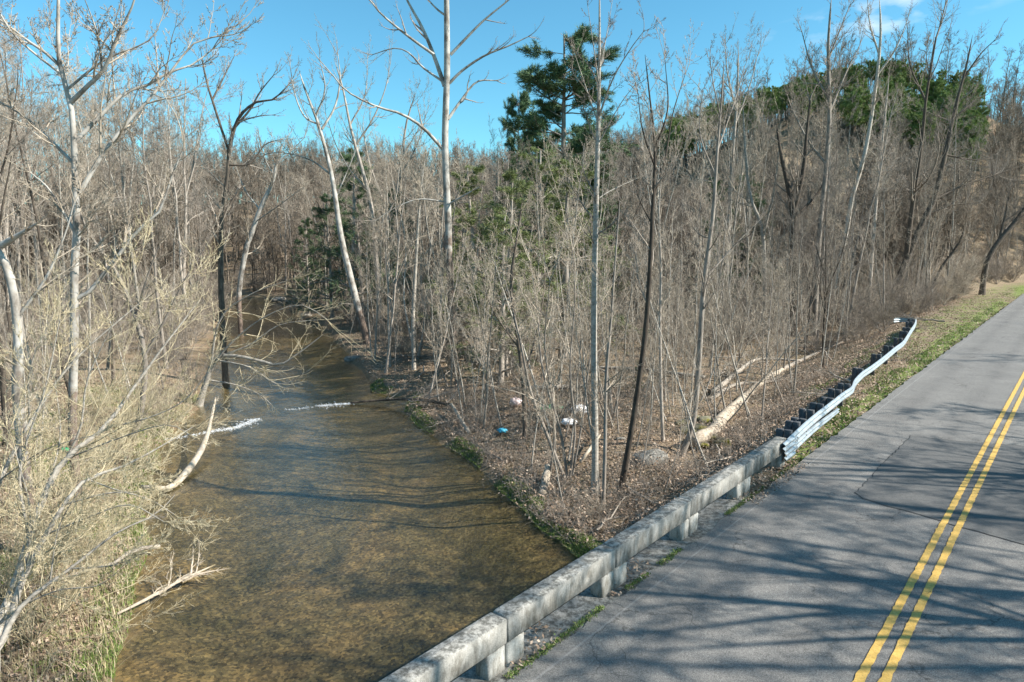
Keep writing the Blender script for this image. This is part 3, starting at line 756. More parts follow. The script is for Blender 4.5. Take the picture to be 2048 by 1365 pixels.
def ground_px(x, y):
    """point of the terrain seen at pixel x, y"""
    r = ray(x, y); lo = None
    ts = np.linspace(8, 120, 1400); P = r[None]*ts[:, None]+[0, 0, CZ]
    h = terrain(P[:, 0], P[:, 1]); i = np.argmax(P[:, 2] < h)
    return P[i]
HERO_SPOTS = []
def hero(name, px, wpx, limbs, label, cat, mt, mc, g, Y=None, dens=1.0, drift=0.0, group=None, twig_w=None, rmin=.007, lv=4, len1=.36, k=18, sides=9, extra=10, ext_t0=.4, ext_len=.16, up=.08, deep=1.0):
    """px: trunk in photo pixels; its foot stands on the terrain; limbs: (pixels, start width px)"""
    if Y is None: b = ground_px(*px[0]); Y = b[1]
    n = len(px)
    P = np.array([at_y(x, y, Y+drift*i/(n-1)) for i, (x, y) in enumerate(px)])
    zf = gz(P[0][0], P[0][1])
    if abs(P[0][2]-zf) > .05: P = np.concatenate([[[P[0][0], P[0][1], zf-.1]], P]) if P[0][2] > zf+.6 else np.concatenate([[P[0]*[1, 1, 0]+[0, 0, zf-.1]], P[1:]])
    base = P[0].copy(); HERO_SPOTS.append(base[:2])
    trk = resample(P, k); sc = Y/F/2
    wq = np.interp(np.linspace(0, 1, k), np.linspace(0, 1, len(wpx)), wpx)*sc
    wq[0] *= 1.25; wq[-1] = rmin*1.5
    lt = [tubes(trk[None], wq[None], sides)]
    LP = []; LR = []
    for (lp, lw) in limbs:
        i0 = np.argmin(np.abs(trk[:, 2]-at_y(*lp[0], Y)[2])); y0 = trk[i0][1]
        slope = g.normal(0, .22)*deep
        Q_ = [at_y(*lp[0], y0)]; acc = 0
        for a, b_ in zip(lp[:-1], lp[1:]):
            acc += math.hypot(b_[0]-a[0], b_[1]-a[1])*Y/F; Q_.append(at_y(b_[0], b_[1], y0+slope*acc))
        LP.append(resample(Q_, 12)); r0 = lw*sc; LR.append(np.linspace(r0, max(r0*.28, rmin), 12))
    cr = []
    if LP:
        LPa, LRa = np.array(LP), np.array(LR); lt.append(tubes(LPa, LRa, 6))
        cr.append(ramify(LPa, LRa, g, dens, lv, len1, .75, up, .13, rmin, .15))
    if extra:
        Ht = np.linalg.norm(trk[-1]-trk[0])
        Pe, Re = grow(trk[None], wq[None], extra, ext_t0, .98, Ht*ext_len, .75, .12, .10, 8, .35, .25, g, .4, .2, rmin)
        cr.append(tubes(Pe, Re, 4)); cr.append(ramify(Pe, Re, g, dens, min(max(lv-1, 1), 3), .45, .7, up, .13, rmin))
    return finish_tree(name, base, cat_vq(lt), cat_vq(cr) if cr else None, label, cat, group, mt, mc)
g = np.random.default_rng(77)
hero('sycamore_tree', [(917, 775), (905, 640), (899, 540), (896, 440), (890, 290), (894, 140), (893, 0), (892, -170)], [12, 14, 14, 14, 13, 12, 10, 5],
     [([(889, 172), (866, 107), (844, 55), (814, 0), (790, -60)], 10), ([(868, 110), (819, 75), (764, 30), (739, 0), (700, -40)], 6),
      ([(886, 164), (844, 134), (819, 107), (789, 97), (745, 110)], 5), ([(886, 299), (844, 254), (799, 227), (754, 214), (695, 184), (665, 150)], 7),
      ([(896, 239), (924, 199), (954, 164), (994, 162)], 7), ([(899, 167), (924, 142), (969, 112), (1018, 92), (1060, 72)], 6),
      ([(901, 110), (934, 75), (969, 40), (1018, 0), (1050, -30)], 6), ([(894, 34), (870, 15), (840, -20)], 5),
      ([(894, 411), (924, 394), (959, 374)], 5), ([(887, 404), (839, 399), (794, 414), (749, 443)], 4)],
     'tall straight sycamore with white upper trunk on the right bank, tallest tree in the middle', 'tree', M['syc_center'], M['twig_grey'], g, dens=.62, rmin=.006, k=26, extra=4, ext_t0=.7, ext_len=.12, len1=.30)
hero('sycamore_tree', [(735, 688), (702, 560), (682, 473), (665, 359), (647, 284), (631, 232), (612, 185), (598, 140)], [13, 14, 13, 11, 9, 7, 5, 3],
     [([(644, 259), (670, 214), (680, 160), (676, 110)], 5), ([(640, 250), (610, 235), (590, 190), (580, 130)], 4), ([(662, 350), (620, 320), (560, 305), (530, 310)], 4),
      ([(670, 400), (700, 330), (715, 290)], 3), ([(632, 232), (650, 180), (640, 120)], 4)],
     'slender white barked sycamore leaning left over the creek bend', 'tree', M['syc_white'], M['twig_tan'], g, dens=.9, rmin=.0065, extra=5, ext_t0=.6)
hero('leaning_tree', [(759, 660), (756, 573), (744, 423), (727, 349), (702, 259), (685, 174), (668, 118)], [11, 10, 9, 8, 6, 4, 2],
     [([(712, 290), (745, 240), (770, 180), (780, 130)], 4), ([(735, 380), (700, 340), (672, 290), (655, 240)], 4), ([(700, 250), (730, 190), (735, 120)], 3), ([(748, 470), (790, 400), (800, 330), (830, 270)], 5)],
     'grey brown leaning tree directly right of the slender white sycamore at the bend', 'tree', M['bark_grey'], M['twig_tan'], g, dens=.9, rmin=.0065, extra=9)
hero('forked_tree', [(786, 640), (784, 560), (783, 450), (795, 380), (803, 330), (812, 250), (830, 190)], [12, 12, 10, 8, 6, 4, 2],
     [([(786, 470), (765, 400), (740, 330), (728, 270)], 6), ([(800, 350), (830, 300), (850, 240)], 4)],
     'pale brown trunk with broken forked top between the leaning tree and the tall sycamore', 'tree', M['bark_grey'], M['twig_tan'], g, dens=.9, rmin=.0065, extra=9)
hero('sycamore_tree', [(146, 880), (147, 760), (149, 680), (149, 548), (154, 473), (152, 399), (149, 299), (142, 209), (124, 149), (117, 100), (117, 0), (120, -90)], [16, 17, 17, 16, 16, 15, 13, 12, 10, 8, 6, 3],
     [([(142, 205), (174, 174), (204, 145), (222, 110), (234, 75), (264, 15), (280, -40)], 9), ([(204, 140), (200, 95), (189, 50), (170, 0)], 5),
      ([(120, 132), (90, 105), (60, 85), (0, 40), (-40, 20)], 7), ([(160, 385), (199, 319), (224, 284), (269, 229), (299, 199), (345, 140), (384, 90), (424, 75)], 10),
      ([(150, 285), (199, 234), (249, 187), (299, 169), (339, 145), (385, 130), (430, 95)], 9), ([(153, 470), (120, 414), (95, 375), (60, 345)], 7),
      ([(150, 600), (172, 592), (224, 528), (279, 458), (319, 424), (345, 350), (370, 290)], 9), ([(125, 150), (60, 100), (20, 60), (-20, -10)], 6),
      ([(150, 330), (100, 280), (50, 235), (0, 205), (-40, 190)], 7), ([(134, 180), (210, 120), (300, 80), (330, 20)], 5)],
     'large pale sycamore with long spreading limbs on the left bank', 'tree', M['syc_white'], M['twig_tan'], g, dens=1.15, rmin=.008, k=24, extra=8, ext_t0=.35, Y=24.0)
hero('leaning_tree', [(265, 876), (282, 824), (290, 712), (262, 610), (230, 540), (180, 470), (150, 400)], [12, 12, 10, 8, 7, 5, 3],
     [([(290, 712), (330, 640), (370, 560), (420, 480)], 6), ([(270, 640), (300, 540), (340, 440)], 5)],
     'thin crooked tree at the foot of the left bank grass leaning away from the water', 'tree', M['bark_grey'], M['twig_tan'], g, dens=1.1, rmin=.009, extra=8)
hero('forked_tree', [(448, 700), (442, 560), (444, 440), (455, 350), (457, 300), (440, 250), (425, 200), (412, 160), (400, 90)], [13, 13, 12, 11, 10, 6, 5, 4, 2],
     [([(457, 305), (468, 260), (482, 230), (512, 205), (545, 200), (570, 178)], 8), ([(455, 330), (500, 328), (530, 290), (560, 280)], 5), ([(470, 255), (500, 220), (520, 185), (548, 150)], 5), ([(425, 200), (450, 150), (470, 110)], 4), ([(447, 430), (480, 380), (510, 350)], 5)],
     'dark forked tree at the left edge of the creek with limbs reaching right', 'tree', M['bark_dark'], M['twig_grey'], g, dens=1.1, rmin=.006, Y=46, extra=10)
hero('sycamore_tree', [(478, 590), (492, 500), (500, 478), (516, 430), (533, 390), (546, 365), (556, 315), (568, 285)], [9, 10, 10, 10, 9, 8, 6, 3],
     [([(552, 330), (585, 300), (610, 275)], 4), ([(548, 350), (530, 320), (520, 280)], 4), ([(520, 420), (490, 380), (470, 330)], 4), ([(510, 445), (560, 410), (600, 380)], 3)],
     'bright white sycamore trunk slanting up right above the far creek', 'tree', M['syc_white'], M['twig_tan'], g, dens=.9, rmin=.008, Y=72, extra=6)
hero('broken_tree', [(36, 800), (38, 700), (30, 600), (12, 530), (-6, 488)], [22, 22, 20, 17, 14], [([(2, 492), (30, 475), (72, 449)], 14), ([(25, 560), (-10, 480), (-40, 380)], 12), ([(32, 640), (90, 560), (130, 470), (150, 400)], 7)],
     'thick pale trunk at the left edge of the photo with a snapped pinkish limb', 'tree', M['syc_white'], M['twig_tan'], g, dens=.8, Y=19, extra=4, rmin=.007)
# trees over the creek from the left bank
hero('leaning_tree', [(398, 812), (414, 760), (432, 716), (470, 712), (520, 722), (560, 730), (600, 705), (648, 668)], [14, 11, 9, 7, 6, 5, 3, 2],
     [([(432, 716), (500, 690), (560, 650), (640, 640)], 5), ([(414, 760), (470, 770), (520, 790), (545, 812)], 4), ([(420, 745), (440, 640), (500, 590), (580, 560)], 5), ([(430, 720), (500, 735), (560, 770), (620, 740)], 4), ([(416, 755), (450, 700), (520, 640), (600, 610), (655, 640)], 5)],
     'pale low tree arching right over the creek just above the rapids', 'tree', M['bark_pale'], M['twig_willow'], g, dens=1.25, rmin=.008, lv=2, extra=8, ext_len=.3, up=.02, deep=.5)
# willows in the left foreground
hero('willow', [(-30, 1300), (0, 1245), (34, 1160), (84, 1004), (129, 920), (207, 858), (250, 800), (330, 690), (400, 600)], [22, 20, 18, 15, 13, 9, 7, 4, 2],
     [([(110, 955), (160, 860), (175, 760), (230, 640)], 6), ([(207, 858), (300, 835), (370, 800), (420, 740)], 5), ([(60, 1080), (40, 940), (90, 780), (120, 640)], 7), ([(129, 920), (230, 880), (330, 850), (380, 870)], 5), ([(84, 1004), (120, 880), (110, 760)], 5)],
     'multi branched pale willow slanting up from the lower left corner', 'willow', M['bark_pale'], M['twig_willow'], g, Y=14.0, dens=1.15, rmin=.0045, extra=12, ext_t0=.15, ext_len=.34, drift=3.5, lv=3, len1=.38, up=.05)
hero('willow', [(-10, 1310), (10, 1275), (50, 1149), (129, 1009), (174, 959), (252, 931), (336, 885), (392, 850)], [18, 16, 15, 12, 9, 7, 4, 2],
     [([(129, 1009), (230, 985), (300, 1000), (350, 1030)], 5), ([(174, 959), (260, 985), (330, 960)], 4), ([(50, 1149), (60, 1020), (30, 900)], 5), ([(90, 1070), (190, 1030), (260, 1010), (330, 1045)], 5)],
     'pale willow stem spreading low over the left bank grass toward the water', 'willow', M['bark_pale'], M['twig_willow'], g, Y=13.5, dens=1.05, rmin=.0045, extra=9, ext_t0=.2, ext_len=.32, drift=3, len1=.38, up=.03)
hero('willow', [(-30, 1330), (0, 1290), (45, 1210), (140, 1138), (235, 1065), (310, 1030), (350, 990)], [15, 14, 12, 9, 6, 4, 2],
     [([(140, 1138), (230, 1130), (300, 1100)], 4), ([(45, 1210), (120, 1180), (200, 1170), (260, 1120)], 4), ([(100, 1165), (120, 1050), (180, 950)], 4)],
     'lowest willow stem lying almost flat above the green grass at lower left', 'willow', M['bark_pale'], M['twig_willow'], g, Y=12.5, dens=1.05, rmin=.004, extra=7, ext_t0=.2, ext_len=.3, drift=2.5, len1=.38, up=.03)
hero('willow', [(-60, 1120), (-20, 1010), (30, 900), (90, 800), (150, 720), (240, 640), (300, 590)], [16, 14, 11, 8, 6, 4, 2],
     [([(0, 960), (90, 900), (190, 870)], 4), ([(60, 850), (60, 740), (110, 620)], 5)],
     'yellowish willow reaching in from the left edge above the bank', 'willow', M['bark_pale'], M['twig_willow'], g, Y=15, dens=1.1, rmin=.005, extra=9, ext_t0=.2, ext_len=.34, drift=3, len1=.38)
proto_shrub('willow_bush', 3.0, g, 15, 'twig_willow', .0035, .5); proto_shrub('willow_bush', 3.0, g, 12, 'twig_willow', .0035, .65)
WB = [(60, 1290), (10, 1200), (120, 1230), (60, 1120), (150, 1120), (20, 1040), (190, 1040), (110, 1000), (40, 930), (200, 950), (260, 930), (140, 900), (60, 850), (250, 860), (180, 830), (320, 870)]
for i_, (x_, y_) in enumerate(WB):
    q_ = ground_px(x_, y_)
    place('willow_bush', 'willow_bush', q_[0], q_[1], g.uniform(1.8, 3.0), ['pale willow bush in the lower left corner', 'pale willow bush at the left edge above the lowest one', 'pale willow bush beside the driftwood snag', 'pale willow bush amid the green grass', 'pale willow bush by the water, second row', 'pale willow bush at the left edge, midway up the bank', 'pale willow bush by the bent driftwood foot', 'pale willow bush behind the grassy patch', 'pale willow bush at the left edge near the snapped limb tree', 'pale willow bush close above the bent driftwood', 'rightmost low pale willow bush on the bank', 'pale willow bush at the foot of the large sycamore', 'pale willow bush left of the large sycamore foot', 'pale willow bush at the thin crooked tree', 'pale willow bush behind the large sycamore foot', 'pale willow bush at the water below the rapids'][i_], 'bush', 'pale willow bushes on the left bank', g, parts=('stems', 'twigs'), tilt=(g.normal(0, .12), g.uniform(.25, .7), g.uniform(-.7, .7)))
# slender trees of the right bank
hero('slender_tree', [(1190, 982), (1190, 860), (1188, 700), (1189, 560), (1192, 420), (1197, 230), (1199, 100), (1199, -40)], [15, 14, 13, 12, 11, 9, 6, 2],
     [([(1193, 400), (1225, 380), (1290, 350)], 3), ([(1196, 240), (1225, 160), (1260, 100), (1290, 60)], 4), ([(1197, 250), (1170, 170), (1150, 110)], 3), ([(1198, 150), (1215, 60), (1225, 0)], 3), ([(1198, 170), (1185, 80), (1175, 10)], 3), ([(1196, 290), (1240, 210), (1270, 170)], 3)],
     'tall slender pale grey tree on the right bank beside the bridge parapet', 'tree', M['bark_pale'], M['twig_grey'], g, dens=.8, rmin=.0045, extra=12, ext_t0=.45, ext_len=.12, k=24)
hero('slender_tree', [(1241, 985), (1268, 830), (1291, 660), (1302, 498), (1305, 424), (1310, 299), (1300, 200), (1290, 110)], [13, 12, 11, 10, 9, 7, 4, 2],
     [([(1306, 400), (1330, 320), (1345, 230), (1370, 150)], 5), ([(1308, 330), (1285, 260), (1275, 180)], 4), ([(1309, 300), (1335, 220), (1330, 120)], 4), ([(1304, 450), (1275, 390), (1265, 330)], 3)],
     'dark slender tree leaning slightly right, just right of the tall pale grey one', 'tree', M['bark_dark'], M['twig_grey'], g, dens=.9, rmin=.005, extra=12, ext_t0=.4, ext_len=.14, k=22)
hero('slender_tree', [(1362, 912), (1385, 850), (1397, 733), (1405, 600), (1412, 533), (1426, 428), (1434, 309), (1443, 199), (1448, 120)], [12, 12, 11, 10, 9, 8, 6, 4, 2],
     [([(1408, 560), (1470, 490), (1520, 440)], 4), ([(1435, 300), (1470, 200), (1490, 130)], 4), ([(1430, 350), (1400, 270), (1405, 180)], 4), ([(1440, 230), (1425, 160), (1420, 110)], 3)],
     'wavy grey tree growing beside the mossy rocks above the fallen log', 'tree', M['bark_grey'], M['twig_grey'], g, dens=.9, rmin=.005, extra=12, ext_t0=.35, ext_len=.14, k=22)
hero('slender_tree', [(1326, 884), (1322, 780), (1320, 640), (1322, 540), (1318, 420), (1325, 330)], [7, 7, 6, 5, 4, 2], [],
     'very thin sapling standing between the two dark slender trees', 'tree', M['bark_grey'], M['twig_tan'], g, dens=.8, rmin=.005, extra=14, ext_t0=.3, ext_len=.18)
hero('slender_tree', [(1530, 668), (1529, 600), (1526, 473), (1510, 420), (1499, 389), (1490, 300), (1486, 210)], [9, 9, 8, 7, 6, 4, 2], [([(1526, 473), (1548, 380), (1560, 280)], 5)],
     'pale tree with a crooked middle in the right woods', 'tree', M['bark_pale'], M['twig_tan'], g, dens=.9, rmin=.0065, extra=10)
hero('tall_tree', [(1627, 672), (1638, 473), (1651, 349), (1659, 224), (1656, 100), (1663, -10)], [11, 11, 9, 8, 6, 3],
     [([(1657, 230), (1690, 150), (1720, 90)], 5), ([(1658, 200), (1625, 140), (1605, 70)], 5), ([(1656, 120), (1680, 60), (1700, 10)], 4), ([(1652, 330), (1615, 280), (1580, 210)], 5)],
     'tall dark straight tree left of the whitish pole behind the guardrail', 'tree', M['bark_grey'], M['twig_grey'], g, dens=1.0, rmin=.0065, extra=14, ext_len=.14)
hero('tall_tree', [(1662, 640), (1672, 550), (1691, 473), (1703, 399), (1728, 314), (1748, 199), (1761, 75), (1758, -10)], [9, 9, 9, 8, 7, 6, 5, 2],
     [([(1755, 150), (1790, 100), (1815, 40)], 4), ([(1758, 110), (1740, 50), (1735, 0)], 4)],
     'whitish pole tree leaning right behind the guardrail end', 'tree', M['bark_pale'], M['twig_tan'], g, dens=1.0, rmin=.0065, extra=12, ext_len=.14)
hero('tall_tree', [(1735, 640), (1740, 560), (1748, 450), (1758, 340), (1770, 230), (1778, 150)], [8, 8, 7, 6, 4, 2], [],
     'thin grey pole tree between the whitish pole and the big leaning tree', 'tree', M['bark_grey'], M['twig_tan'], g, dens=.9, rmin=.0065, extra=12)
hero('leaning_tree', [(1778, 638), (1790, 580), (1812, 523), (1843, 448), (1868, 399), (1892, 299), (1912, 209), (1932, 135), (1945, 70)], [16, 14, 12, 11, 10, 8, 6, 4, 2],
     [([(1812, 520), (1823, 423), (1838, 324), (1848, 239), (1853, 189), (1872, 75)], 10), ([(1868, 400), (1930, 370), (1990, 350), (2048, 330)], 4), ([(1853, 430), (1900, 412), (1960, 405)], 4), ([(1890, 310), (1950, 320), (1990, 310)], 4), ([(1905, 240), (1950, 200), (1975, 190)], 3), ([(1850, 200), (1820, 130), (1815, 60)], 4), ([(1925, 160), (1960, 110), (1990, 80)], 4)],
     'big double trunked tree leaning right beyond the curled guardrail end', 'tree', M['bark_dark'], M['twig_grey'], g, dens=1.1, rmin=.0065, extra=10, k=22)
hero('forked_tree', [(1583, 672), (1588, 560), (1586, 498), (1586, 424), (1575, 370), (1560, 300), (1552, 240)], [19, 18, 17, 16, 10, 6, 3],
     [([(1586, 430), (1605, 350), (1612, 280), (1620, 200)], 10), ([(1586, 440), (1640, 380), (1660, 330)], 7)],
     'thick dark ivy clad forked trunk in the right woods', 'tree', M['bark_dark'], M['twig_grey'], g, dens=1.1, rmin=.0065, extra=10)
hero('tall_tree', [(1447, 640), (1457, 448), (1464, 324), (1474, 199), (1477, 90)], [11, 10, 8, 5, 2], [([(1470, 250), (1500, 170), (1515, 110)], 4), ([(1472, 220), (1455, 150), (1450, 90)], 4)],
     'tall grey tree standing far back, left of the crooked pale tree', 'tree', M['bark_grey'], M['twig_tan'], g, dens=1.0, rmin=.0065, extra=14)
hero('leaning_tree', [(1967, 558), (1975, 520), (1997, 483), (2025, 450), (2050, 415), (2090, 350)], [11, 10, 9, 8, 6, 4], [([(1997, 483), (2010, 430), (2020, 380)], 5)],
     'dark tree leaning right over the road shoulder at the right edge', 'tree', M['bark_dark'], M['twig_grey'], g, dens=1.2, rmin=.008, extra=10, Y=80)
hero('leaning_tree', [(1862, 585), (1880, 540), (1905, 505), (1925, 470), (1935, 420)], [6, 6, 5, 4, 2], [([(1905, 505), (1895, 450), (1905, 400)], 3)],
     'small dark leaning tree by the shoulder left of the right edge leaning tree', 'tree', M['bark_dark'], M['twig_red'], g, dens=1.2, rmin=.008, extra=10, Y=76)
hero('slender_tree', [(828, 740), (826, 640), (830, 560), (835, 470), (842, 380), (850, 320)], [8, 8, 7, 6, 4, 2], [([(828, 700), (808, 600), (812, 500), (800, 420)], 5)],
     'pair of thin stems left of the tall sycamore foot', 'tree', M['bark_pale'], M['twig_tan'], g, dens=.9, rmin=.008, extra=12)
hero('slender_tree', [(1050, 880), (1046, 760), (1030, 640), (1022, 560), (1035, 470), (1045, 400)], [9, 9, 8, 7, 5, 3], [([(1046, 760), (1075, 660), (1090, 560), (1085, 470)], 5), ([(1040, 700), (985, 620), (960, 540)], 4)],
     'thin dark wavy tree right of the tall sycamore near the plastic litter', 'tree', M['bark_dark'], M['twig_tan'], g, dens=1.0, rmin=.006, extra=12, ext_t0=.25)
hero('slender_tree', [(1206, 1030), (1210, 900), (1212, 760), (1222, 640), (1232, 500), (1240, 400)], [8, 8, 7, 6, 4, 2], [],
     'thin dark stem rising close against the tall pale grey tree', 'tree', M['bark_grey'], M['twig_tan'], g, dens=.9, rmin=.0045, extra=14, ext_t0=.25)
# stems of the clump on the near right bank
clump = [([(1130, 960), (1090, 860), (1060, 780), (1040, 680), (1010, 560)], 8), ([(1135, 960), (1120, 860), (1085, 740), (1075, 620), (1060, 520)], 7), ([(1140, 955), (1150, 860), (1140, 740), (1150, 600), (1145, 500)], 6), ([(1100, 950), (1110, 840), (1090, 700), (1100, 560)], 6), ([(1145, 950), (1165, 840), (1180, 720), (1205, 600)], 5)]
hero('clump_tree', clump[0][0], [8, 7, 6, 4, 2], clump[1:], 'multi stemmed thicket tree leaning left on the near right bank', 'tree', M['bark_grey'], M['twig_tan'], g, dens=1.0, rmin=.0045, extra=10, ext_t0=.2, deep=.4)

# ------------------------------------------------------------------ woods: single trees, saplings, bushes
YT_X = [-50, 200, 400, 450, 520, 560, 640, 750, 900, 1050, 1230, 1270, 1350, 1450, 1550, 1650, 1750, 1850, 1950, 2100]
YT_Y = [20, 30, 90, 190, 270, 290, 310, 285, 280, 290, 285, 190, 175, 190, 215, 150, 140, 165, 220, 280]
def pxx(x, y): return 1024+F*x/(y*math.cos(PITCH)+5*math.sin(PITCH))
def ok(x, y, dmin, road_clear):
    X, Y = np.array([x]), np.array([y])
    if inside(X, Y, POLY)[0] or min(segdist(X, Y, Rf)[0], segdist(X, Y, Lf)[0]) < dmin: return False
    S, n = SN(x, y)
    if n > -road_clear and n < 16: return False
    return True
placed = []
def scatter(n, yr, dmin, rc, sep, g, xr=(-.80, .80), dens=None):
    o = []; tries = 0
    while len(o) < n and tries < n*60:
        tries += 1
        y = math.sqrt(g.uniform(yr[0]**2, yr[1]**2)); x = y*g.uniform(*xr)
        if not ok(x, y, dmin, rc): continue
        if dens and g.random() > dens(x, y): continue
        if any((x-a)**2+(y-b)**2 < sep*sep for a, b in o): continue
        o.append((x, y))
    return o
LM = [(130, 'by the left edge'), (330, 'around the large spreading sycamore'), (520, 'around the dark forked creekside tree'), (700, 'around the slender white sycamore'), (850, 'left of the tall straight sycamore'), (960, 'around the tall straight sycamore'), (1090, 'under the tall pine'), (1180, 'left of the tall pale grey tree'), (1260, 'beside the tall pale grey tree'), (1370, 'around the dark slender tree'), (1490, 'around the wavy grey tree'), (1570, 'around the crooked pale tree'), (1680, 'near the thick ivy clad trunk'), (1800, 'behind the guardrail end'), (1930, 'behind the double trunked leaning tree'), (9999, 'at the right edge')]
def lm(px):
    for a, b in LM:
        if px < a: return b
g = np.random.default_rng(404)
def region(x, y):
    left = segdist(np.array([x]), np.array([y]), Lf)[0] < segdist(np.array([x]), np.array([y]), Rf)[0]
    return 'left' if left else 'right'
def tdens(x, y):
    side = region(x, y)
    if side == 'right' and y < 36: return .05
    if side == 'right': return .9 if x > 0 else .75
    if y < 22: return .2
    return 1
cnt = 0
for (x, y) in scatter(290, (20, 118), 1.2, 5.5, 1.7, g, xr=(-.80, .84), dens=tdens):
    z0 = gz(x, y); px_ = pxx(x, y); yt = np.interp(px_, YT_X, YT_Y) + abs(g.normal(0, 55)) + (40 if y > 80 else 0)
    h = (476-yt)/F*y + CZ - z0
    if y < 34 and region(x, y) == 'right': h = min(h, 11)
    if px_ > 1230 and g.random() < .76: h *= g.uniform(.42, .70)
    elif g.random() < .35: h *= g.uniform(.55, .85)
    h = float(np.clip(h, 6, 25)); side = region(x, y)
    zone = 'front' if y < 45 else ('middle' if y < 75 else 'back')
    key = 'forked' if g.random() < .4 else 'tall'
    pk = int(g.integers(len(PROTO[key]))); tone = PROTO[key][pk][1].materials[0].name.split()[0]
    size = 'low' if h < 9 else ('mid height' if h < 15 else 'tall')
    lab = '%s %s %s tree in the %s woods %s' % (size, tone, 'forked' if key == 'forked' else 'straight', zone, lm(px_))
    grp = 'bare trees of the woods %s of the creek' % side
    tl = (g.normal(0, .03), g.normal(0, .03) + (.10 if side == 'left' and g.random() < .5 else 0), 0 if False else g.uniform(0, 6.28))
    place(key, 'bare_tree', x, y, h, lab, 'tree', grp, g, pick=pk)
for (x, y) in scatter(85, (22.5, 44), 1.2, 4.0, .6, g, xr=(-.25, .42), dens=lambda x, y: region(x, y) == 'right') + scatter(195, (19, 80), .7, 5.0, .9, g, dens=lambda x, y: (.55 if y < 24 else 1)*(.8 if region(x, y) == 'right' else .8)):
    side = region(x, y); zone = 'near' if y < 40 else 'far'
    h = g.uniform(4.5, 10) if y > 30 else g.uniform(3.5, 8.5)
    pk = int(g.integers(5)); tone = PROTO['sapling'][pk][1].materials[0].name.split()[0]
    lab = '%s %s sapling in the %s undergrowth %s' % ('short' if h < 6 else 'taller', tone, zone, lm(pxx(x, y)))
    place('sapling', 'sapling', x, y, h, lab, 'sapling', 'saplings on the %s bank' % side, g, pick=pk)
def sdens(x, y):
    if region(x, y) == 'right' and y < 52 and g.random() < .6: return 0
    S, n = SN(x, y); n = -n
    if S > 14 and n < 4.2: return 0
    return 1
for (x, y) in scatter(300, (15, 105), .35, 3.4, .8, g, xr=(-.8, .84), dens=sdens):
    side = region(x, y); zone = 'near' if y < 32 else ('middle' if y < 55 else 'far')
    h = g.uniform(1.0, 2.4) if y < 30 else (g.uniform(1.6, 3.6) if y < 55 else g.uniform(2.4, 4.6))
    if side == 'right' and segdist(np.array([x]), np.array([y]), Rf)[0] < 4: h = min(h, g.uniform(.9, 1.7))
    pk = int(g.integers(5)); tone = PROTO['shrub'][pk][1].materials[0].name.split()[0]
    lab = '%s %s twiggy bush, %s row, %s' % ('low' if h < 2.6 else 'high', {'tan': 'tan', 'grey': 'grey', 'willow': 'yellowish'}[tone], zone, lm(pxx(x, y)))
    place('shrub', 'bare_bush', x, y, h, lab, 'bush', 'bare bushes on the %s bank' % side, g, parts=('stems', 'twigs'), pick=pk)
# conifers
def conifer(key, px, yt, Y, label, name='pine_tree', pick=None, group=None, wide=1.0):
    p = at_y(px, yt, Y); z0 = gz(p[0], Y); o = place(key, name, p[0], Y, p[2]-z0, label, 'pine tree' if 'pine' in name else 'evergreen tree', group, g, parts=('trunk', 'foliage'), pick=pick)
    o.scale[0] *= wide; o.scale[1] *= wide; return o
conifer('white_pine', 1128, 66, 72, 'tall dark pine standing above the woods against the sky', pick=0, wide=1.25)
conifer('white_pine', 1042, 172, 84, 'smaller pine just left of the tall pine', pick=1, wide=.75)
conifer('white_pine', 1165, 250, 66, 'low pine top at the right foot of the tall pine', pick=1, wide=1.1)
for k, (px, yt, Y, w_) in enumerate([(955, 330, 50, 1.5), (1010, 345, 44, 1.4), (1075, 300, 56, 1.6), (1130, 320, 50, 1.5), (1190, 330, 66, 1.1), (1000, 430, 42, 1.2), (920, 420, 62, 1.0)]):
    conifer('cedar', px, yt, Y, ['yellowish green evergreen between the tall sycamore and the smaller pine', 'loose yellowish evergreen below the smaller pine', 'yellowish evergreen below the left side of the tall pine', 'broad yellowish evergreen below the middle of the tall pine', 'yellowish evergreen just left of the tall pale grey tree top', 'nearest low yellowish evergreen right of the tall sycamore', 'low yellowish evergreen touching the right side of the tall sycamore'][k], 'evergreen_tree', None, 'yellowish evergreen trees below the tall pine', w_)
for k, (px, yt, Y, w_) in enumerate([(690, 285, 78, 1.1), (720, 330, 72, 1.0), (655, 380, 80, 1.0), (1440, 345, 78, 1.0), (1500, 330, 85, 1.0), (610, 430, 84, .9), (790, 370, 74, .9), (1420, 430, 66, .9)]):
    conifer('hemlock', px, yt, Y, ['dark evergreen between the slender white sycamore and its leaning neighbour', 'dark evergreen right of the leaning tree at the bend', 'dark evergreen left of the slender white sycamore', 'dark evergreen behind the tall wavy grey tree', 'dark evergreen behind the crooked pale tree', 'low dark evergreen at the far creek bend', 'dark evergreen behind the pale broken forked trunk', 'low dark evergreen behind the foot of the wavy grey tree'][k], 'evergreen_tree', None, 'dark evergreen trees among the bare trunks', w_)
p = ground_px(1275, 790); place('cedar', 'evergreen_bush', p[0], p[1], 2.0, 'small green evergreen bush on the forest floor beside the long fallen logs', 'bush', None, g, parts=('trunk', 'foliage'), pick=0).scale[0] *= 1.5
g = np.random.default_rng(99)
k = 0
HT_X = [1230, 1330, 1400, 1500, 1560, 1640, 1750, 1880, 1960, 2010]; HT_Y = [262, 238, 215, 190, 165, 152, 145, 140, 155, 170]
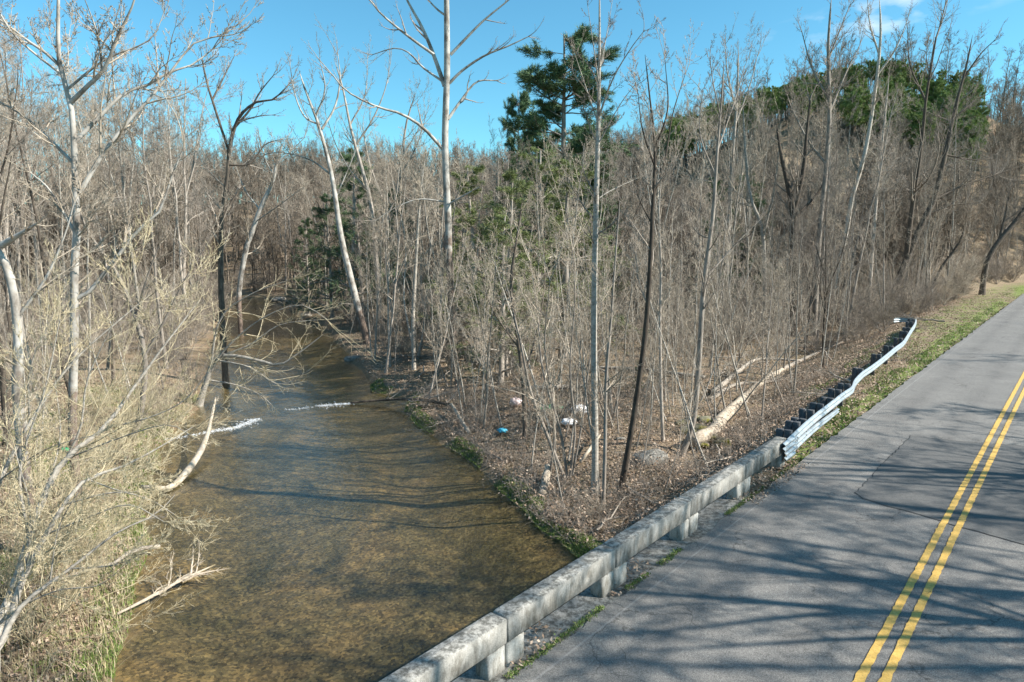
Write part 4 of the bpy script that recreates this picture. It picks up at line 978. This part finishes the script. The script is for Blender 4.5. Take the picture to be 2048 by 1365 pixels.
for i in range(240):
    px = 1310+650*g.random()**1.15; r_ = g.uniform(168, 205) if px > 1500 else g.uniform(172, 200)
    yt = np.interp(px, HT_X, HT_Y)+abs(g.normal(0, 20)) + (0 if px > 1340 else 20)
    rv = ray(px, yt); ang = math.atan2(rv[0], rv[1]); Y = r_*math.cos(ang); X = r_*math.sin(ang); z0 = gz(X, Y)
    h = at_y(px, yt, Y)[2]-z0
    h = float(np.clip(h*g.uniform(.85, 1.0), 7.5, 14))
    place('hill_pine', 'pine_tree', X, Y, h, ('%s green pine on the ridge line, %s' if yt < np.interp(px, HT_X, HT_Y)+30 else '%s green pine below the ridge line, %s') % ('small' if h < 13 else 'full sized', lm(px)), 'pine tree', 'green pines along the hill ridge', g, parts=('trunk', 'foliage'))

# far woods on the hills: countless grey crowns read as one mass
def lowtree(H, g, rm):
    k = 5; z = np.linspace(0, 1, k); p = np.zeros((k, 3)); p[:, 2] = z*H; p[:, :2] = np.cumsum(g.normal(0, .25, (k, 2)), 0); p[0, :2] = 0
    P0 = p[None]; R0 = ((.16*(1-z*.8))*1)[None]
    P1, R1 = grow(P0, R0, 17, .25, .98, H*.33, .65, .10, .12, 5, .5, .4, g, .55, .2, rm)
    pl = plen(P1); P2, R2 = grow(P1, R1, 9, .15, 1, lambda i, t, m: pl[i]*.5, .7, .07, .15, 4, .6, .5, g, .4, .2, rm*.8)
    pl2 = plen(P2); P3, R3 = grow(P2, R2, 4, .15, 1, lambda i, t, m: pl2[i]*.5, .7, .05, .15, 3, .6, .5, g, .4, .2, rm*.65)
    return cat_vq([tubes(P0, R0, 4), tubes(P1, R1, 3), tubes(P2, R2, 3), tubes(P3, R3, 3)])
tcol = bpy.data.collections.new('far_tree_kinds')
for i in range(6):
    o = bpy.data.objects.new('far_tree', mkmesh('far_tree', *lowtree(13, g, .022))); o.data.materials.append(M['twig_red']); tcol.objects.link(o)
pts = []
while len(pts) < 3600:
    r_ = math.sqrt(g.uniform(88**2, 236**2)); a = g.uniform(-.80, .80); pts.append((r_*math.sin(a), r_*math.cos(a)))
pts = np.array(pts)
dd = np.minimum(segdist(pts[:, 0], pts[:, 1], Rf), segdist(pts[:, 0], pts[:, 1], Lf)); ins_ = inside(pts[:, 0], pts[:, 1], POLY)
nn_ = SN(pts[:, 0], pts[:, 1])[1]
rad_ = np.hypot(pts[:, 0], pts[:, 1]); azd = np.degrees(np.arctan2(pts[:, 0], pts[:, 1]))
pts = pts[(~ins_) & (dd > 2.5) & ((nn_ < -7) | (nn_ > 16)) & ~((rad_ > 135) & (rad_ < 214) & (azd > 11.5) & (azd < 34) & (g.random(len(pts)) < .78))]
pz = terrain(pts[:, 0], pts[:, 1])
me_ = bpy.data.meshes.new('far_woods'); me_.vertices.add(len(pts)); me_.vertices.foreach_set('co', np.column_stack([pts, pz-.2]).astype(np.float32).ravel()); me_.update()
fw = link('far_woods', me_); me_.materials.append(M['twig_red'])
ng = bpy.data.node_groups.new('scatter woods', 'GeometryNodeTree')
ng.interface.new_socket('Geometry', in_out='INPUT', socket_type='NodeSocketGeometry'); ng.interface.new_socket('Geometry', in_out='OUTPUT', socket_type='NodeSocketGeometry')
gi = ng.nodes.new('NodeGroupInput'); go = ng.nodes.new('NodeGroupOutput'); ip = ng.nodes.new('GeometryNodeInstanceOnPoints'); ci = ng.nodes.new('GeometryNodeCollectionInfo')
ci.inputs['Collection'].default_value = tcol; ci.inputs['Separate Children'].default_value = True; ci.inputs['Reset Children'].default_value = True
rs_ = ng.nodes.new('FunctionNodeRandomValue'); rs_.data_type = 'FLOAT_VECTOR'; rs_.inputs['Min'].default_value = (.75, .75, .75); rs_.inputs['Max'].default_value = (1.25, 1.25, 1.3)
rr_ = ng.nodes.new('FunctionNodeRandomValue'); rr_.data_type = 'FLOAT_VECTOR'; rr_.inputs['Min'].default_value = (-.08, -.08, 0); rr_.inputs['Max'].default_value = (.08, .08, 6.28); rr_.inputs['Seed'].default_value = 5
ng.links.new(gi.outputs[0], ip.inputs['Points']); ng.links.new(ci.outputs[0], ip.inputs['Instance']); ip.inputs['Pick Instance'].default_value = True
ng.links.new(rs_.outputs[0], ip.inputs['Scale']); ng.links.new(rr_.outputs[0], ip.inputs['Rotation']); ng.links.new(ip.outputs[0], go.inputs[0])
md_ = fw.modifiers.new('scatter', 'NODES'); md_.node_group = ng
def scatter_gn(name, pts3, meshes, smin, smax, tilt, label, cat):
    tc2 = bpy.data.collections.new(name+'_kinds')
    for me2 in meshes: tc2.objects.link(bpy.data.objects.new(name+'_kind', me2))
    me_ = bpy.data.meshes.new(name); me_.vertices.add(len(pts3)); me_.vertices.foreach_set('co', pts3.astype(np.float32).ravel()); me_.update()
    o = link(name, me_); me_.materials.append(M['twig_grey']); g2 = ng.copy()
    for n_ in g2.nodes:
        if n_.bl_idname == 'GeometryNodeCollectionInfo': n_.inputs['Collection'].default_value = tc2
        if n_.bl_idname == 'FunctionNodeRandomValue':
            if n_.inputs['Seed'].default_value == 5: n_.inputs['Min'].default_value = (-tilt, -tilt, 0); n_.inputs['Max'].default_value = (tilt, tilt, 6.28)
            else: n_.inputs['Min'].default_value = smin; n_.inputs['Max'].default_value = smax
    o.modifiers.new('scatter', 'NODES').node_group = g2
    tag(o, label, cat, None, 'stuff'); return o
up_ = []
while len(up_) < 1150:
    y = math.sqrt(g.uniform(48**2, 135**2)); x = y*g.uniform(-.8, .86)
    if ok(x, y, 1.5, 4.5) and (y > 62 or g.random() < .4): up_.append((x, y))
up_ = np.array(up_); up3 = np.column_stack([up_, terrain(up_[:, 0], up_[:, 1])-.05])
scatter_gn('understory', up3, [p_[2] for p_ in PROTO['shrub']], (.7, .7, .5), (1.4, 1.4, 1.1), .2, 'countless bare twigs of low brush filling the woods between the trunks', 'brush')
tag(fw, 'grey brown bare woods covering the distant hillsides', 'woods', None, 'stuff')

# shadow side of the road: trees across the road, to the right of the picture
pa, pb = at_z(1240, 1160, 0), at_z(2048, 1240, 0); dsh = (pb-pa)[:2]/np.linalg.norm((pb-pa)[:2])
spots = [(pb[:2]+dsh*7.5, 17, 'forked', 0, 1.5), (np.array(road(19, 14)[:2]), 15, 'forked', 1, 1.5), (np.array(road(30, 13.5)[:2]), 14, 'tall', 2, 1.5), (np.array(road(44, 14)[:2]), 13, 'forked', 2, 1.2), (np.array(road(5, 13.5)[:2]), 21, 'forked', 1, 1.7), (np.array(road(23, 17)[:2]), 19, 'forked', 3, 1.8), (np.array(road(24, 22)[:2]), 22, 'forked', 0, 2.0), (np.array(road(18, 23)[:2]), 22, 'forked', 2, 2.0), (np.array(road(15, 20)[:2]), 20, 'forked', 0, 1.6), (np.array(road(1, 17)[:2]), 22, 'forked', 2, 1.7), (np.array(road(13.0, 15.5)[:2]), 16, 'tall', 3, 1.7), (np.array(road(62, 13)[:2]), 10, 'tall', 1, 1.3)]
for nsp, (q, h, key, pk, wd) in enumerate(spots):
    o = place(key, 'roadside_tree', q[0], q[1], h, '%s bare %s tree across the road shading the asphalt %s' % ('tall' if h > 14 else 'low', key, ['with a broad band', 'at the patch', 'beyond the patch', 'beside the guardrail', 'over the near lane', 'past the patch edge', 'on the patch centre', 'just before the patch', 'near the parapet end', 'at the far lane', 'before the patch', 'far up the road'][nsp]), 'tree', 'trees across the road', g, pick=pk)
    o.scale[0] *= wd; o.scale[1] *= wd

# ------------------------------------------------------------------ fallen wood, rocks, litter
def log(name, px, wpx, label, mt, zs, cat='log', sides=9, branches=0, group=None, twm=None, zoff=0):
    """fallen log: zs gives the height of the axis above the terrain at each pixel point"""
    P = []
    for (x, y), dz in zip(px, zs):
        q = ground_px(x, y); r = ray(x, y)
        if dz: q = np.array([q[0], q[1], q[2]]) - r*(dz/abs(r[2]))*1.0
        P.append(q)
    P = np.array(P); Y = P[:, 1].mean(); k = 26; t = resample(P, k)
    rr_ = np.interp(np.linspace(0, 1, k), np.linspace(0, 1, len(wpx)), wpx)*Y/F/2
    t[:, 2] += 0
    gg = np.random.default_rng(len(name)+int(px[0][0])); rr_ = rr_*(1+gg.normal(0, .05, k))
    V, Q = tubes(t[None], rr_[None], sides); V = V+gg.normal(0, 1, V.shape)*rr_.mean()*.05
    n = len(V); V = np.concatenate([V, t[:1], t[-1:]]); T_ = [[n, (j+1) % sides, j] for j in range(sides)]+[[n+1, n-sides+j, n-sides+(j+1) % sides] for j in range(sides)]
    base = t[0].copy()
    e_ = empty(name, base, label, cat, group)
    link('trunk', mkmesh('log', V-base, Q, T_), mt, e_)
    if branches:
        Pl, Rl = grow(t[None], rr_[None], branches, .3, 1, 1.8 if cat == 'log' and name != 'driftwood' else .8, .7, .03, .12, 6, .5, .3, gg, .3, .2, .008)
        link('branches', mkmesh('branches', *(lambda a: (a[0]-base, a[1]))(cat_vq([tubes(Pl, Rl, 4), ramify(Pl, Rl, gg, .7, 2, .5, .7, .03, .14, .005)]))), twm or mt, e_)
    return e_
log('fallen_log', [(1383, 882), (1425, 864), (1446, 836), (1486, 799), (1526, 763), (1567, 738)], [21, 22, 20, 16, 13, 10], 'long bare curved log lying on the leafy slope below the guardrail', M['log'], [.25, .2, .2, .15, .12, .1], branches=3)
log('fallen_log', [(1560, 741), (1600, 722), (1660, 695), (1702, 678)], [8, 7, 5, 3], 'thin pale pole lying along the top of the slope below the guardrail', M['log_old'], [.1, .1, .1, .1], branches=8)
log('fallen_log', [(1020, 779), (1090, 775), (1168, 773)], [8, 9, 8], 'level grey log on the forest floor left of the tall pale grey tree', M['log_old'], [.2, .25, .2])
log('fallen_log', [(1190, 735), (1260, 738), (1330, 745), (1410, 755)], [7, 8, 8, 7], 'long level log behind the slender trees', M['log_old'], [.2, .25, .25, .2], branches=3)
log('fallen_log', [(1425, 787), (1466, 752), (1506, 722), (1540, 718), (1600, 722)], [10, 9, 8, 6, 5], 'grey branchy log above the long bare curved log', M['log_old'], [.2, .3, .35, .3, .2], branches=10)
log('fallen_log', [(1420, 800), (1470, 770), (1530, 765), (1580, 755)], [8, 8, 6, 4], 'half buried grey branch pile between two logs', M['log_old'], [.1, .15, .15, .1], branches=12)
log('fallen_log', [(1085, 990), (1091, 960), (1097, 934)], [17, 18, 15], 'short thick leaning log stub on the near right bank', M['log'], [.12, .25, .4])
log('fallen_log', [(939, 868), (922, 840), (903, 808)], [8, 8, 6], 'short slanting log near the mossy bank edge', M['log'], [.15, .3, .5])
log('fallen_log', [(701, 806), (770, 800), (840, 800), (908, 811)], [4, 5, 6, 7], 'thin dead tree lying across the creek beside the foam', M['bark_dark'], [.45, .45, .4, .2], branches=12, twm=M['twig_grey'])
log('fallen_log', [(1160, 925), (1175, 905), (1200, 870)], [7, 7, 5], 'small forked stick beside the tall pale tree foot', M['log'], [.1, .3, .4])
log('driftwood', [(283, 975), (320, 976), (347, 972), (392, 919), (415, 869), (431, 796)], [9, 13, 12, 9, 7, 4], 'bent driftwood branch rising out of the water at the left bank', M['log'], [.12, .3, .35, .7, 1.1, 1.6], branches=3)
log('driftwood', [(235, 1228), (300, 1195), (364, 1160), (430, 1130)], [5, 7, 6, 3], 'thin driftwood snag poking into the creek at lower left', M['log'], [.2, .3, .35, .4], branches=6)
log('driftwood', [(362, 1163), (378, 1155), (392, 1150)], [13, 14, 8], 'reddish root knot caught on the driftwood snag', M['log'], [.25, .3, .3], branches=5)
log('fallen_log', [(600, 612), (625, 605), (650, 598)], [6, 8, 6], 'bleached log stranded on the far right bank bend', M['log'], [.2, .2, .3], branches=3)

g = np.random.default_rng(515); BR = []
for i in range(4):
    b0 = np.zeros((1, 10, 3)); b0[0, :, 0] = np.linspace(-1.5, 1.5, 10); b0[0, :, 1:] = np.cumsum(g.normal(0, .045, (10, 2)), 0); b0[0, :, 2] = np.abs(b0[0, :, 2])+.05
    r0_ = np.linspace(.05, .015, 10)[None]; me_a = mkmesh('fallen_stem', *tubes(b0, r0_, 6)); me_a.materials.append(M['log_old'])
    q1, q2 = grow(b0, r0_, 7, .25, 1, 1.0, .7, .02, .08, 6, .6, .3, g, .3, .2, .006); q1[:, :, 2] = np.abs(q1[:, :, 2])*.7
    me_b = mkmesh('fallen_twigs', *cat_vq([tubes(q1, q2, 4), ramify(q1, q2, g, .8, 2, .45, .6, .02, .12, .004)])); me_b.materials.append(M['log_old'])
    BR.append((me_a, me_b))
nb = 0
for (x, y) in scatter(110, (17, 62), .6, 1.6, 1.0, g, dens=lambda x, y: (1 if region(x, y) == 'right' else .5)*(1 if y < 40 else .5)):
    me_a, me_b = BR[int(g.integers(4))]; sc_ = g.uniform(.5, 1.5); side = region(x, y)
    o = empty('fallen_branch', (x, y, gz(x, y)+.03), '%s dead branch lying on the %s floor %s' % ('short' if sc_ < .8 else ('mid length' if sc_ < 1.15 else 'long'), 'front' if y < 32 else 'back', lm(pxx(x, y))), 'branch', 'dead branches on the %s bank floor' % side)
    o.scale = (sc_,)*3; o.rotation_euler = (g.normal(0, .15), g.normal(0, .12), g.uniform(0, 6.28))
    for nm, mm_ in (('stem', me_a), ('twigs', me_b)):
        c_ = bpy.data.objects.new(nm, mm_); COL.objects.link(c_); c_.parent = o

def rock(name, x, y, size, label, m_, flat=.6, seed=0, dz=0, cat='rock', group=None):
    gg = np.random.default_rng(seed); q = ground_px(x, y); q[2] = max(q[2], gz(q[0], q[1]))+dz
    nlat, nlon = 9, 14; V = []
    w_ = gg.normal(0, 1, (5, 3)); ph = gg.uniform(0, 6.3, 5)
    sc = np.array([1, gg.uniform(.6, .9), flat])*size/2
    for i in range(nlat+1):
        th = math.pi*i/nlat
        for j in range(nlon):
            a = 2*math.pi*j/nlon; d = np.array([math.sin(th)*math.cos(a), math.sin(th)*math.sin(a), math.cos(th)])
            r_ = 1+.11*np.sin(w_@d*2.2+ph).sum()
            d = np.sign(d)*np.abs(d)**.7
            V.append(q+d*sc*r_)
    Q = [[i*nlon+j, (i+1)*nlon+j, (i+1)*nlon+(j+1) % nlon, i*nlon+(j+1) % nlon] for i in range(nlat) for j in range(nlon)]
    base = q.copy(); o = link(name, mkmesh(name, np.array(V)-base, Q, smooth=False), m_, None, base); tag(o, label, cat, group); return o
for k, (x, y, s) in enumerate([(1395, 862, .9), (1372, 868, .8), (1410, 845, .7), (1385, 840, .6), (1360, 850, .6), (1420, 880, .8), (1440, 890, .9), (1400, 895, .8)]):
    rock('boulder', x, y, s, 'mossy boulder, %s of the rock pile at the long bare log' % ['middle', 'lower left', 'top right', 'top', 'leftmost', 'lower right', 'rightmost', 'lowest'][k], M['mossrock'], .6, 40+k, .05, 'boulder', 'mossy boulders at the long bare log')
for k, (x, y, s) in enumerate([(582, 606, 1.8), (612, 633, 1.5), (560, 600, 2.2), (705, 720, 1.2), (600, 640, 1.0), (1240, 880, .4)]):
    rock('rock', x, y, s, ['flat pale rock at the far creek bend', 'flat rock low on the far right bank edge', 'wide pale rock where the creek bends out of sight', 'rock on the right edge of the creek above the rapids', 'small rock beside the flat one at the bend', 'small rock among leaves near the slender trees'][k], M['rock'], .35, 60+k, .05)
# broken concrete block
q = ground_px(1300, 925); blk = MB(); a_ = R(25)
blk.box(q+[0, 0, .12], 1.25, .75, .5, [math.cos(a_), math.sin(a_), .08], [-math.sin(a_), math.cos(a_), 0], [-.08, 0, 1], .04, .015)
V_ = np.concatenate(blk.V)-q; o = link('concrete_block', mkmesh('concrete_block', V_, np.concatenate(blk.Q), smooth=False), M['concrete'], None, q); tag(o, 'broken concrete block lying on the leafy floor behind the parapet', 'concrete block')
def crumple(name, x, y, s, m_, label, cat, seed, flat=.5):
    gg = np.random.default_rng(seed); q = ground_px(x, y); n = 11; V = []; Q = []
    for i in range(n+1):
        for j in range(n*2):
            th, a = math.pi*i/n, math.pi*j/n; rr_ = s/2*(1+gg.normal(0, .16)); V.append([rr_*math.sin(th)*math.cos(a)*1.2, rr_*math.sin(th)*math.sin(a), rr_*math.cos(th)*flat+s*.2])
    m2 = n*2
    for i in range(n):
        for j in range(m2): Q.append([i*m2+j, (i+1)*m2+j, (i+1)*m2+(j+1) % m2, i*m2+(j+1) % m2])
    o = link(name, mkmesh(name, V, Q, smooth=False), m_, None, q+[0, 0, .22]); tag(o, label, cat)
crumple('plastic_bag', 1153, 834, .9, M['white_bag'], 'larger crumpled white plastic bag among the saplings', 'plastic bag', 1)
crumple('plastic_bag', 1137, 858, .6, M['white_bag'], 'smaller white plastic bag in front of the larger one', 'plastic bag', 2)
crumple('plastic_bag', 1031, 816, .5, M['pink_bag'], 'pinkish plastic bag left of the green litter', 'plastic bag', 3, .9)
crumple('green_litter', 1095, 831, .75, M['green_net'], 'green plastic netting lying on the leaves', 'litter', 4, .35)
crumple('green_litter', 1120, 826, .3, M['green_net'], 'small green scrap between the netting and the white bag', 'litter', 6, .4)
crumple('blue_litter', 1005, 873, .4, M['blue_can'], 'blue plastic scrap near the mossy bank', 'litter', 5)
crumple('blue_litter', 132, 912, .3, M['green_net'], 'teal scrap of litter on the left bank grass', 'litter', 8)

# ------------------------------------------------------------------ foam of the rapids
g = np.random.default_rng(31); V = []; Q = []; n = 0
def foamline(px, wpx, num, g):
    global n
    P = np.array([at_z(x, y, WZ) for x, y in px]); t = resample(P, 40)
    for _ in range(num):
        i = g.integers(0, 39); c = t[i]+(t[i+1]-t[i])*g.random(); wq = np.interp(i/39, np.linspace(0, 1, len(wpx)), wpx)
        c = c + np.array([g.normal(0, .12), g.normal(0, wq), 0])*(1 if g.random() < .8 else 2.5)
        a = math.radians(-55)+g.normal(0, .5); l = g.uniform(.02, .12); b = g.uniform(.004, .018)
        u_ = np.array([math.cos(a), math.sin(a), 0]); v_ = np.array([-u_[1], u_[0], 0]); h = g.uniform(.008, .05)
        base = c+[0, 0, .008]
        V.extend([base-u_*l, base-v_*b, base+u_*l, base+v_*b, base+[0, 0, h]])
        Q.extend([[n, n+1, n+4], [n+1, n+2, n+4], [n+2, n+3, n+4], [n+3, n, n+4]]); n += 5
foamline([(402, 868), (430, 862), (465, 857), (492, 848), (515, 838)], [.04, .10, .22, .16, .03], 620, g)
foamline([(575, 820), (600, 818), (625, 814)], [.03, .06, .03], 50, g)
foamline([(636, 813), (665, 810), (700, 808)], [.06, .17, .03], 300, g)
foamline([(330, 880), (380, 872), (400, 868)], [.05, .05, .05], 80, g)
tag(link('rapids_foam', mkmesh('rapids_foam', V, None, Q, smooth=False), M['foam']), 'white foam streaks along the small rapids', 'foam', None, 'stuff')

# ------------------------------------------------------------------ ground cover
def zone_pts(n, xr, yr, test, g):
    o = []
    tot = 0
    while tot < n:
        X = g.uniform(*xr, 40000); Y = g.uniform(*yr, 40000); k = test(X, Y); k &= g.random(40000) < np.clip((22/np.hypot(X, Y))**1.6, 0, 1); o.append(np.stack([X[k], Y[k]], 1)); tot += k.sum()
    P = np.concatenate(o)[:n]; z = terrain(P[:, 0], P[:, 1]); return np.column_stack([P, z])
def infr(X, Y): return np.abs(X/Y) < .82
def t_floor(X, Y):
    S, n_ = SN(X, Y); return infr(X, Y) & ~inside(X, Y, POLY) & (segdist(X, Y, Rf) > .25) & (n_ < .12) & ((S > 9.3) | (n_ < -.7)) & (segdist(X, Y, Rf) < segdist(X, Y, Lf)) & ((S > 11.8) | (n_ < -1))
def leaves(P, sz, lift, g):
    n = len(P); a = g.uniform(0, 6.28, n); tl = g.normal(0, .5, (n, 2)); s = sz*g.uniform(.5, 1.3, n)
    u_ = np.stack([np.cos(a), np.sin(a), tl[:, 0]], 1)*s[:, None]; v_ = np.stack([-np.sin(a), np.cos(a), tl[:, 1]], 1)*s[:, None]*.55
    c = P+np.stack([0*a, 0*a, np.abs(g.normal(0, lift, n))+.02], 1); up_ = np.array([0, 0, 1])*s[:, None]*.25
    V = np.stack([c-u_, c-v_+up_*0, c+u_, c+v_+up_, ], 1).reshape(-1, 3)
    i = np.arange(n)*4; return V, np.concatenate([np.stack([i, i+1, i+2], 1), np.stack([i, i+2, i+3], 1)])
g = np.random.default_rng(8)
P = zone_pts(125000, (-20, 60), (10, 82), t_floor, g)
def t_lf(X, Y): return infr(X, Y) & ~inside(X, Y, POLY) & (segdist(X, Y, Lf) < segdist(X, Y, Rf)) & (segdist(X, Y, Lf) > .4)
P = np.concatenate([P, zone_pts(26000, (-34, -6), (9, 45), t_lf, g)])
V, T_ = leaves(P, .050, .03, g)
tag(link('leaf_litter', mkmesh('leaf_litter', V, None, T_, smooth=False), M['litter']), 'brown fallen leaves covering the slope and forest floor', 'leaves', None, 'stuff')
# dry leaves against the parapet and on its slab
def t_slab(X, Y): S, n_ = SN(X, Y); return (n_ > -.35) & (n_ < .22) & (S > -1) & (S < 12) & (np.sin(S*1.9+.8)+np.sin(S*.7) > .7)
def t_slab2(X, Y): S, n_ = SN(X, Y); return (n_ > -.3) & (n_ < .55) & (S > 8.6) & (S < 12.6)
P = np.concatenate([zone_pts(420, (-3, 12), (8, 22), t_slab, g), zone_pts(900, (4, 12), (14, 22), t_slab2, g)]); P[:, 2] = .012
V, T_ = leaves(P, .033, .012, g)
tag(link('drifted_leaves', mkmesh('drifted_leaves', V, None, T_, smooth=False), M['litter']), 'dry leaves drifted against the foot of the parapet', 'leaves', None, 'stuff')
def blades(P, h, wd, g, bend=.5):
    n = len(P); a = g.uniform(0, 6.28, n); hh = h*g.uniform(.35, 1.2, n)
    d = np.stack([np.cos(a), np.sin(a)], 1)*(g.normal(0, bend, n)*hh)[:, None]
    s = np.stack([-np.sin(a), np.cos(a), 0*a], 1)*wd*g.uniform(.6, 1.3, n)[:, None]
    m_ = P+np.column_stack([d*.35, hh*.6]); t_ = P+np.column_stack([d, hh])
    V = np.stack([P-s, P+s, m_+s*.7, m_-s*.7, t_], 1).reshape(-1, 3); i = np.arange(n)*5
    return V, np.stack([i, i+1, i+2, i+3], 1), np.stack([i+3, i+2, i+4], 1)
def t_left(X, Y): dl_ = segdist(X, Y, Lf); return infr(X, Y) & ~inside(X, Y, POLY) & (dl_ < segdist(X, Y, Rf)) & (dl_ > .02) & (dl_ < 7)
def clumpy(test, f, th, ph):
    return lambda X, Y: test(X, Y) & (np.sin(X*f+ph)+np.sin(Y*f*1.3+1.7*ph)+np.sin((X+Y)*f*.7) > th)
P = np.concatenate([zone_pts(24000, (-30, -6), (9, 42), clumpy(t_left, 1.3, .5, 1), g), zone_pts(7000, (-24, -6), (9, 32), lambda X, Y: t_left(X, Y) & (segdist(X, Y, Lf) < 1.0), g)])
tag(link('bank_grass', mkmesh('bank_grass', *blades(P, .13, .008, g, 1.1), smooth=False), M['grass']), 'short green grass on the left creek bank', 'grass', None, 'stuff')
P = zone_pts(15000, (-34, -6), (9, 46), t_left, g)
tag(link('dry_grass', mkmesh('dry_grass', *blades(P, .38, .007, g, .8), smooth=False), M['drygrass']), 'dry straw coloured grass on the left creek bank', 'grass', None, 'stuff')
def t_moss(X, Y): dr_ = segdist(X, Y, Rf); return infr(X, Y) & (dr_ < .85) & ~inside(X, Y, POLY) & (Y < 46) & (dr_ < segdist(X, Y, Lf)) & (Y > 15) & (np.sin(X*2.1)+np.sin(Y*1.3+1)+np.sin((X-Y)*.9) > -1.1+dr_*1.4)
P = zone_pts(30000, (-14, 8), (14, 46), t_moss, g)
P[:, 2] = np.maximum(P[:, 2], WZ+.03)
tag(link('bank_moss', mkmesh('bank_moss', *blades(P, .09, .010, g, 1.2), smooth=False), M['moss']), 'dark green moss and ivy hanging on the right bank edge', 'moss', None, 'stuff')
def t_verge(X, Y): S, n_ = SN(X, Y); return infr(X, Y) & (n_ < .22) & (n_ > -.95) & (S > 11.8) & (np.sin(S*2.1)+np.sin(n_*7)+np.sin(S*.8+n_*3) > -.25)
def t_verge2(X, Y): S, n_ = SN(X, Y); return infr(X, Y) & (n_ < .1) & (n_ > -5) & (S > 26) & (np.sin(S*1.1)+np.sin(n_*3)+np.sin(S*.6+n_*2) > .0)
P = np.concatenate([zone_pts(11000, (8, 50), (16, 70), t_verge, g), zone_pts(9000, (14, 70), (28, 90), t_verge2, g)])
tag(link('verge_grass', mkmesh('verge_grass', *blades(P, .11, .010, g), smooth=False), M['grass']), 'fresh green grass along the road edge', 'grass', None, 'stuff')
# moss in the gutter line between road and slab
S_ = g.uniform(-3, 12.6, 9000); kk = (np.sin(S_*1.7)+np.sin(S_*.63+1)+np.sin(S_*4.1) > -.4); S_ = S_[kk]; n_ = .17+g.normal(0, .035, len(S_))
P = np.array([road(a, b, .006) for a, b in zip(S_, n_)])
tag(link('gutter_moss', mkmesh('gutter_moss', *blades(P, .028, .010, g, 1.0), smooth=False), M['moss']), 'moss and grit along the joint between asphalt and parapet slab', 'moss', None, 'stuff')
# brown tangled brush: dead stems with clinging leaves on the slope and the near bank
def brush(name, cx_list, num, label, g, hgt=.55, sig=.5):
    P0 = []; 
    for (x, y) in cx_list: q = ground_px(x, y); P0.append(q)
    P0 = np.array(P0); c = P0[g.integers(0, len(P0), num)] + np.column_stack([g.normal(0, sig, (num, 2)), np.zeros(num)])
    dr_ = (segdist(c[:, 0], c[:, 1], Rf) > .1) & ~inside(c[:, 0], c[:, 1], POLY); S, nn2 = SN(c[:, 0], c[:, 1]); c = c[dr_ & (nn2 < -.45)]
    c[:, 2] = terrain(c[:, 0], c[:, 1]); m_ = len(c)
    b0 = np.zeros((m_, 4, 3)); b0[:] = c[:, None]; b0[:, :, 2] += np.linspace(0, .05, 4); rb = np.full((m_, 4), .008)
    P1, R1 = grow(b0, rb, 2, 0, 1, hgt*1.6, .7, .0, .28, 7, .7, .4, g, .1, .35, .004)
    P2, R2 = grow(P1, R1, 4, .2, 1, hgt*.5, .8, .0, .2, 4, .7, .5, g, .2, .3, .0032)
    V, Q = cat_vq([tubes(P1, R1, 3), tubes(P2, R2, 3)])
    lf = P2[::2, -1]; LV, LT = leaves(lf, .05, .0, g)
    me_ = mkmesh(name, np.concatenate([V, LV]), Q, LT+len(V), smooth=False)
    me_.materials.append(M['twig_grey']); me_.materials.append(M['litter'])
    mi = np.zeros(len(me_.polygons), np.int32); mi[len(Q):] = 1; me_.polygons.foreach_set('material_index', mi)
    tag(link(name, me_), label, 'brush', None, 'stuff')
brush('brown_brush', [(1480, 830), (1510, 800), (1540, 840), (1560, 820), (1500, 860), (1450, 880), (1590, 780), (1530, 790), (1470, 900), (1560, 770), (1620, 760)], 700, 'tangled reddish brown brush on the slope beside the guardrail', g, .5, .7)
brush('bank_brush', [(1040, 1000), (1080, 1040), (1130, 1050), (1170, 1010), (1110, 990), (1060, 950), (1190, 1060), (1000, 920), (960, 880), (1240, 1020), (1220, 960)], 520, 'tangled dead stems along the near right bank', g, .55, .55)
brush('floor_brush', [(1050, 900), (950, 840), (1220, 840), (1000, 820), (1250, 800), (900, 800), (1640, 700), (1330, 960), (1390, 940)], 1300, 'low dead brush covering the forest floor', g, .7, 1.5)
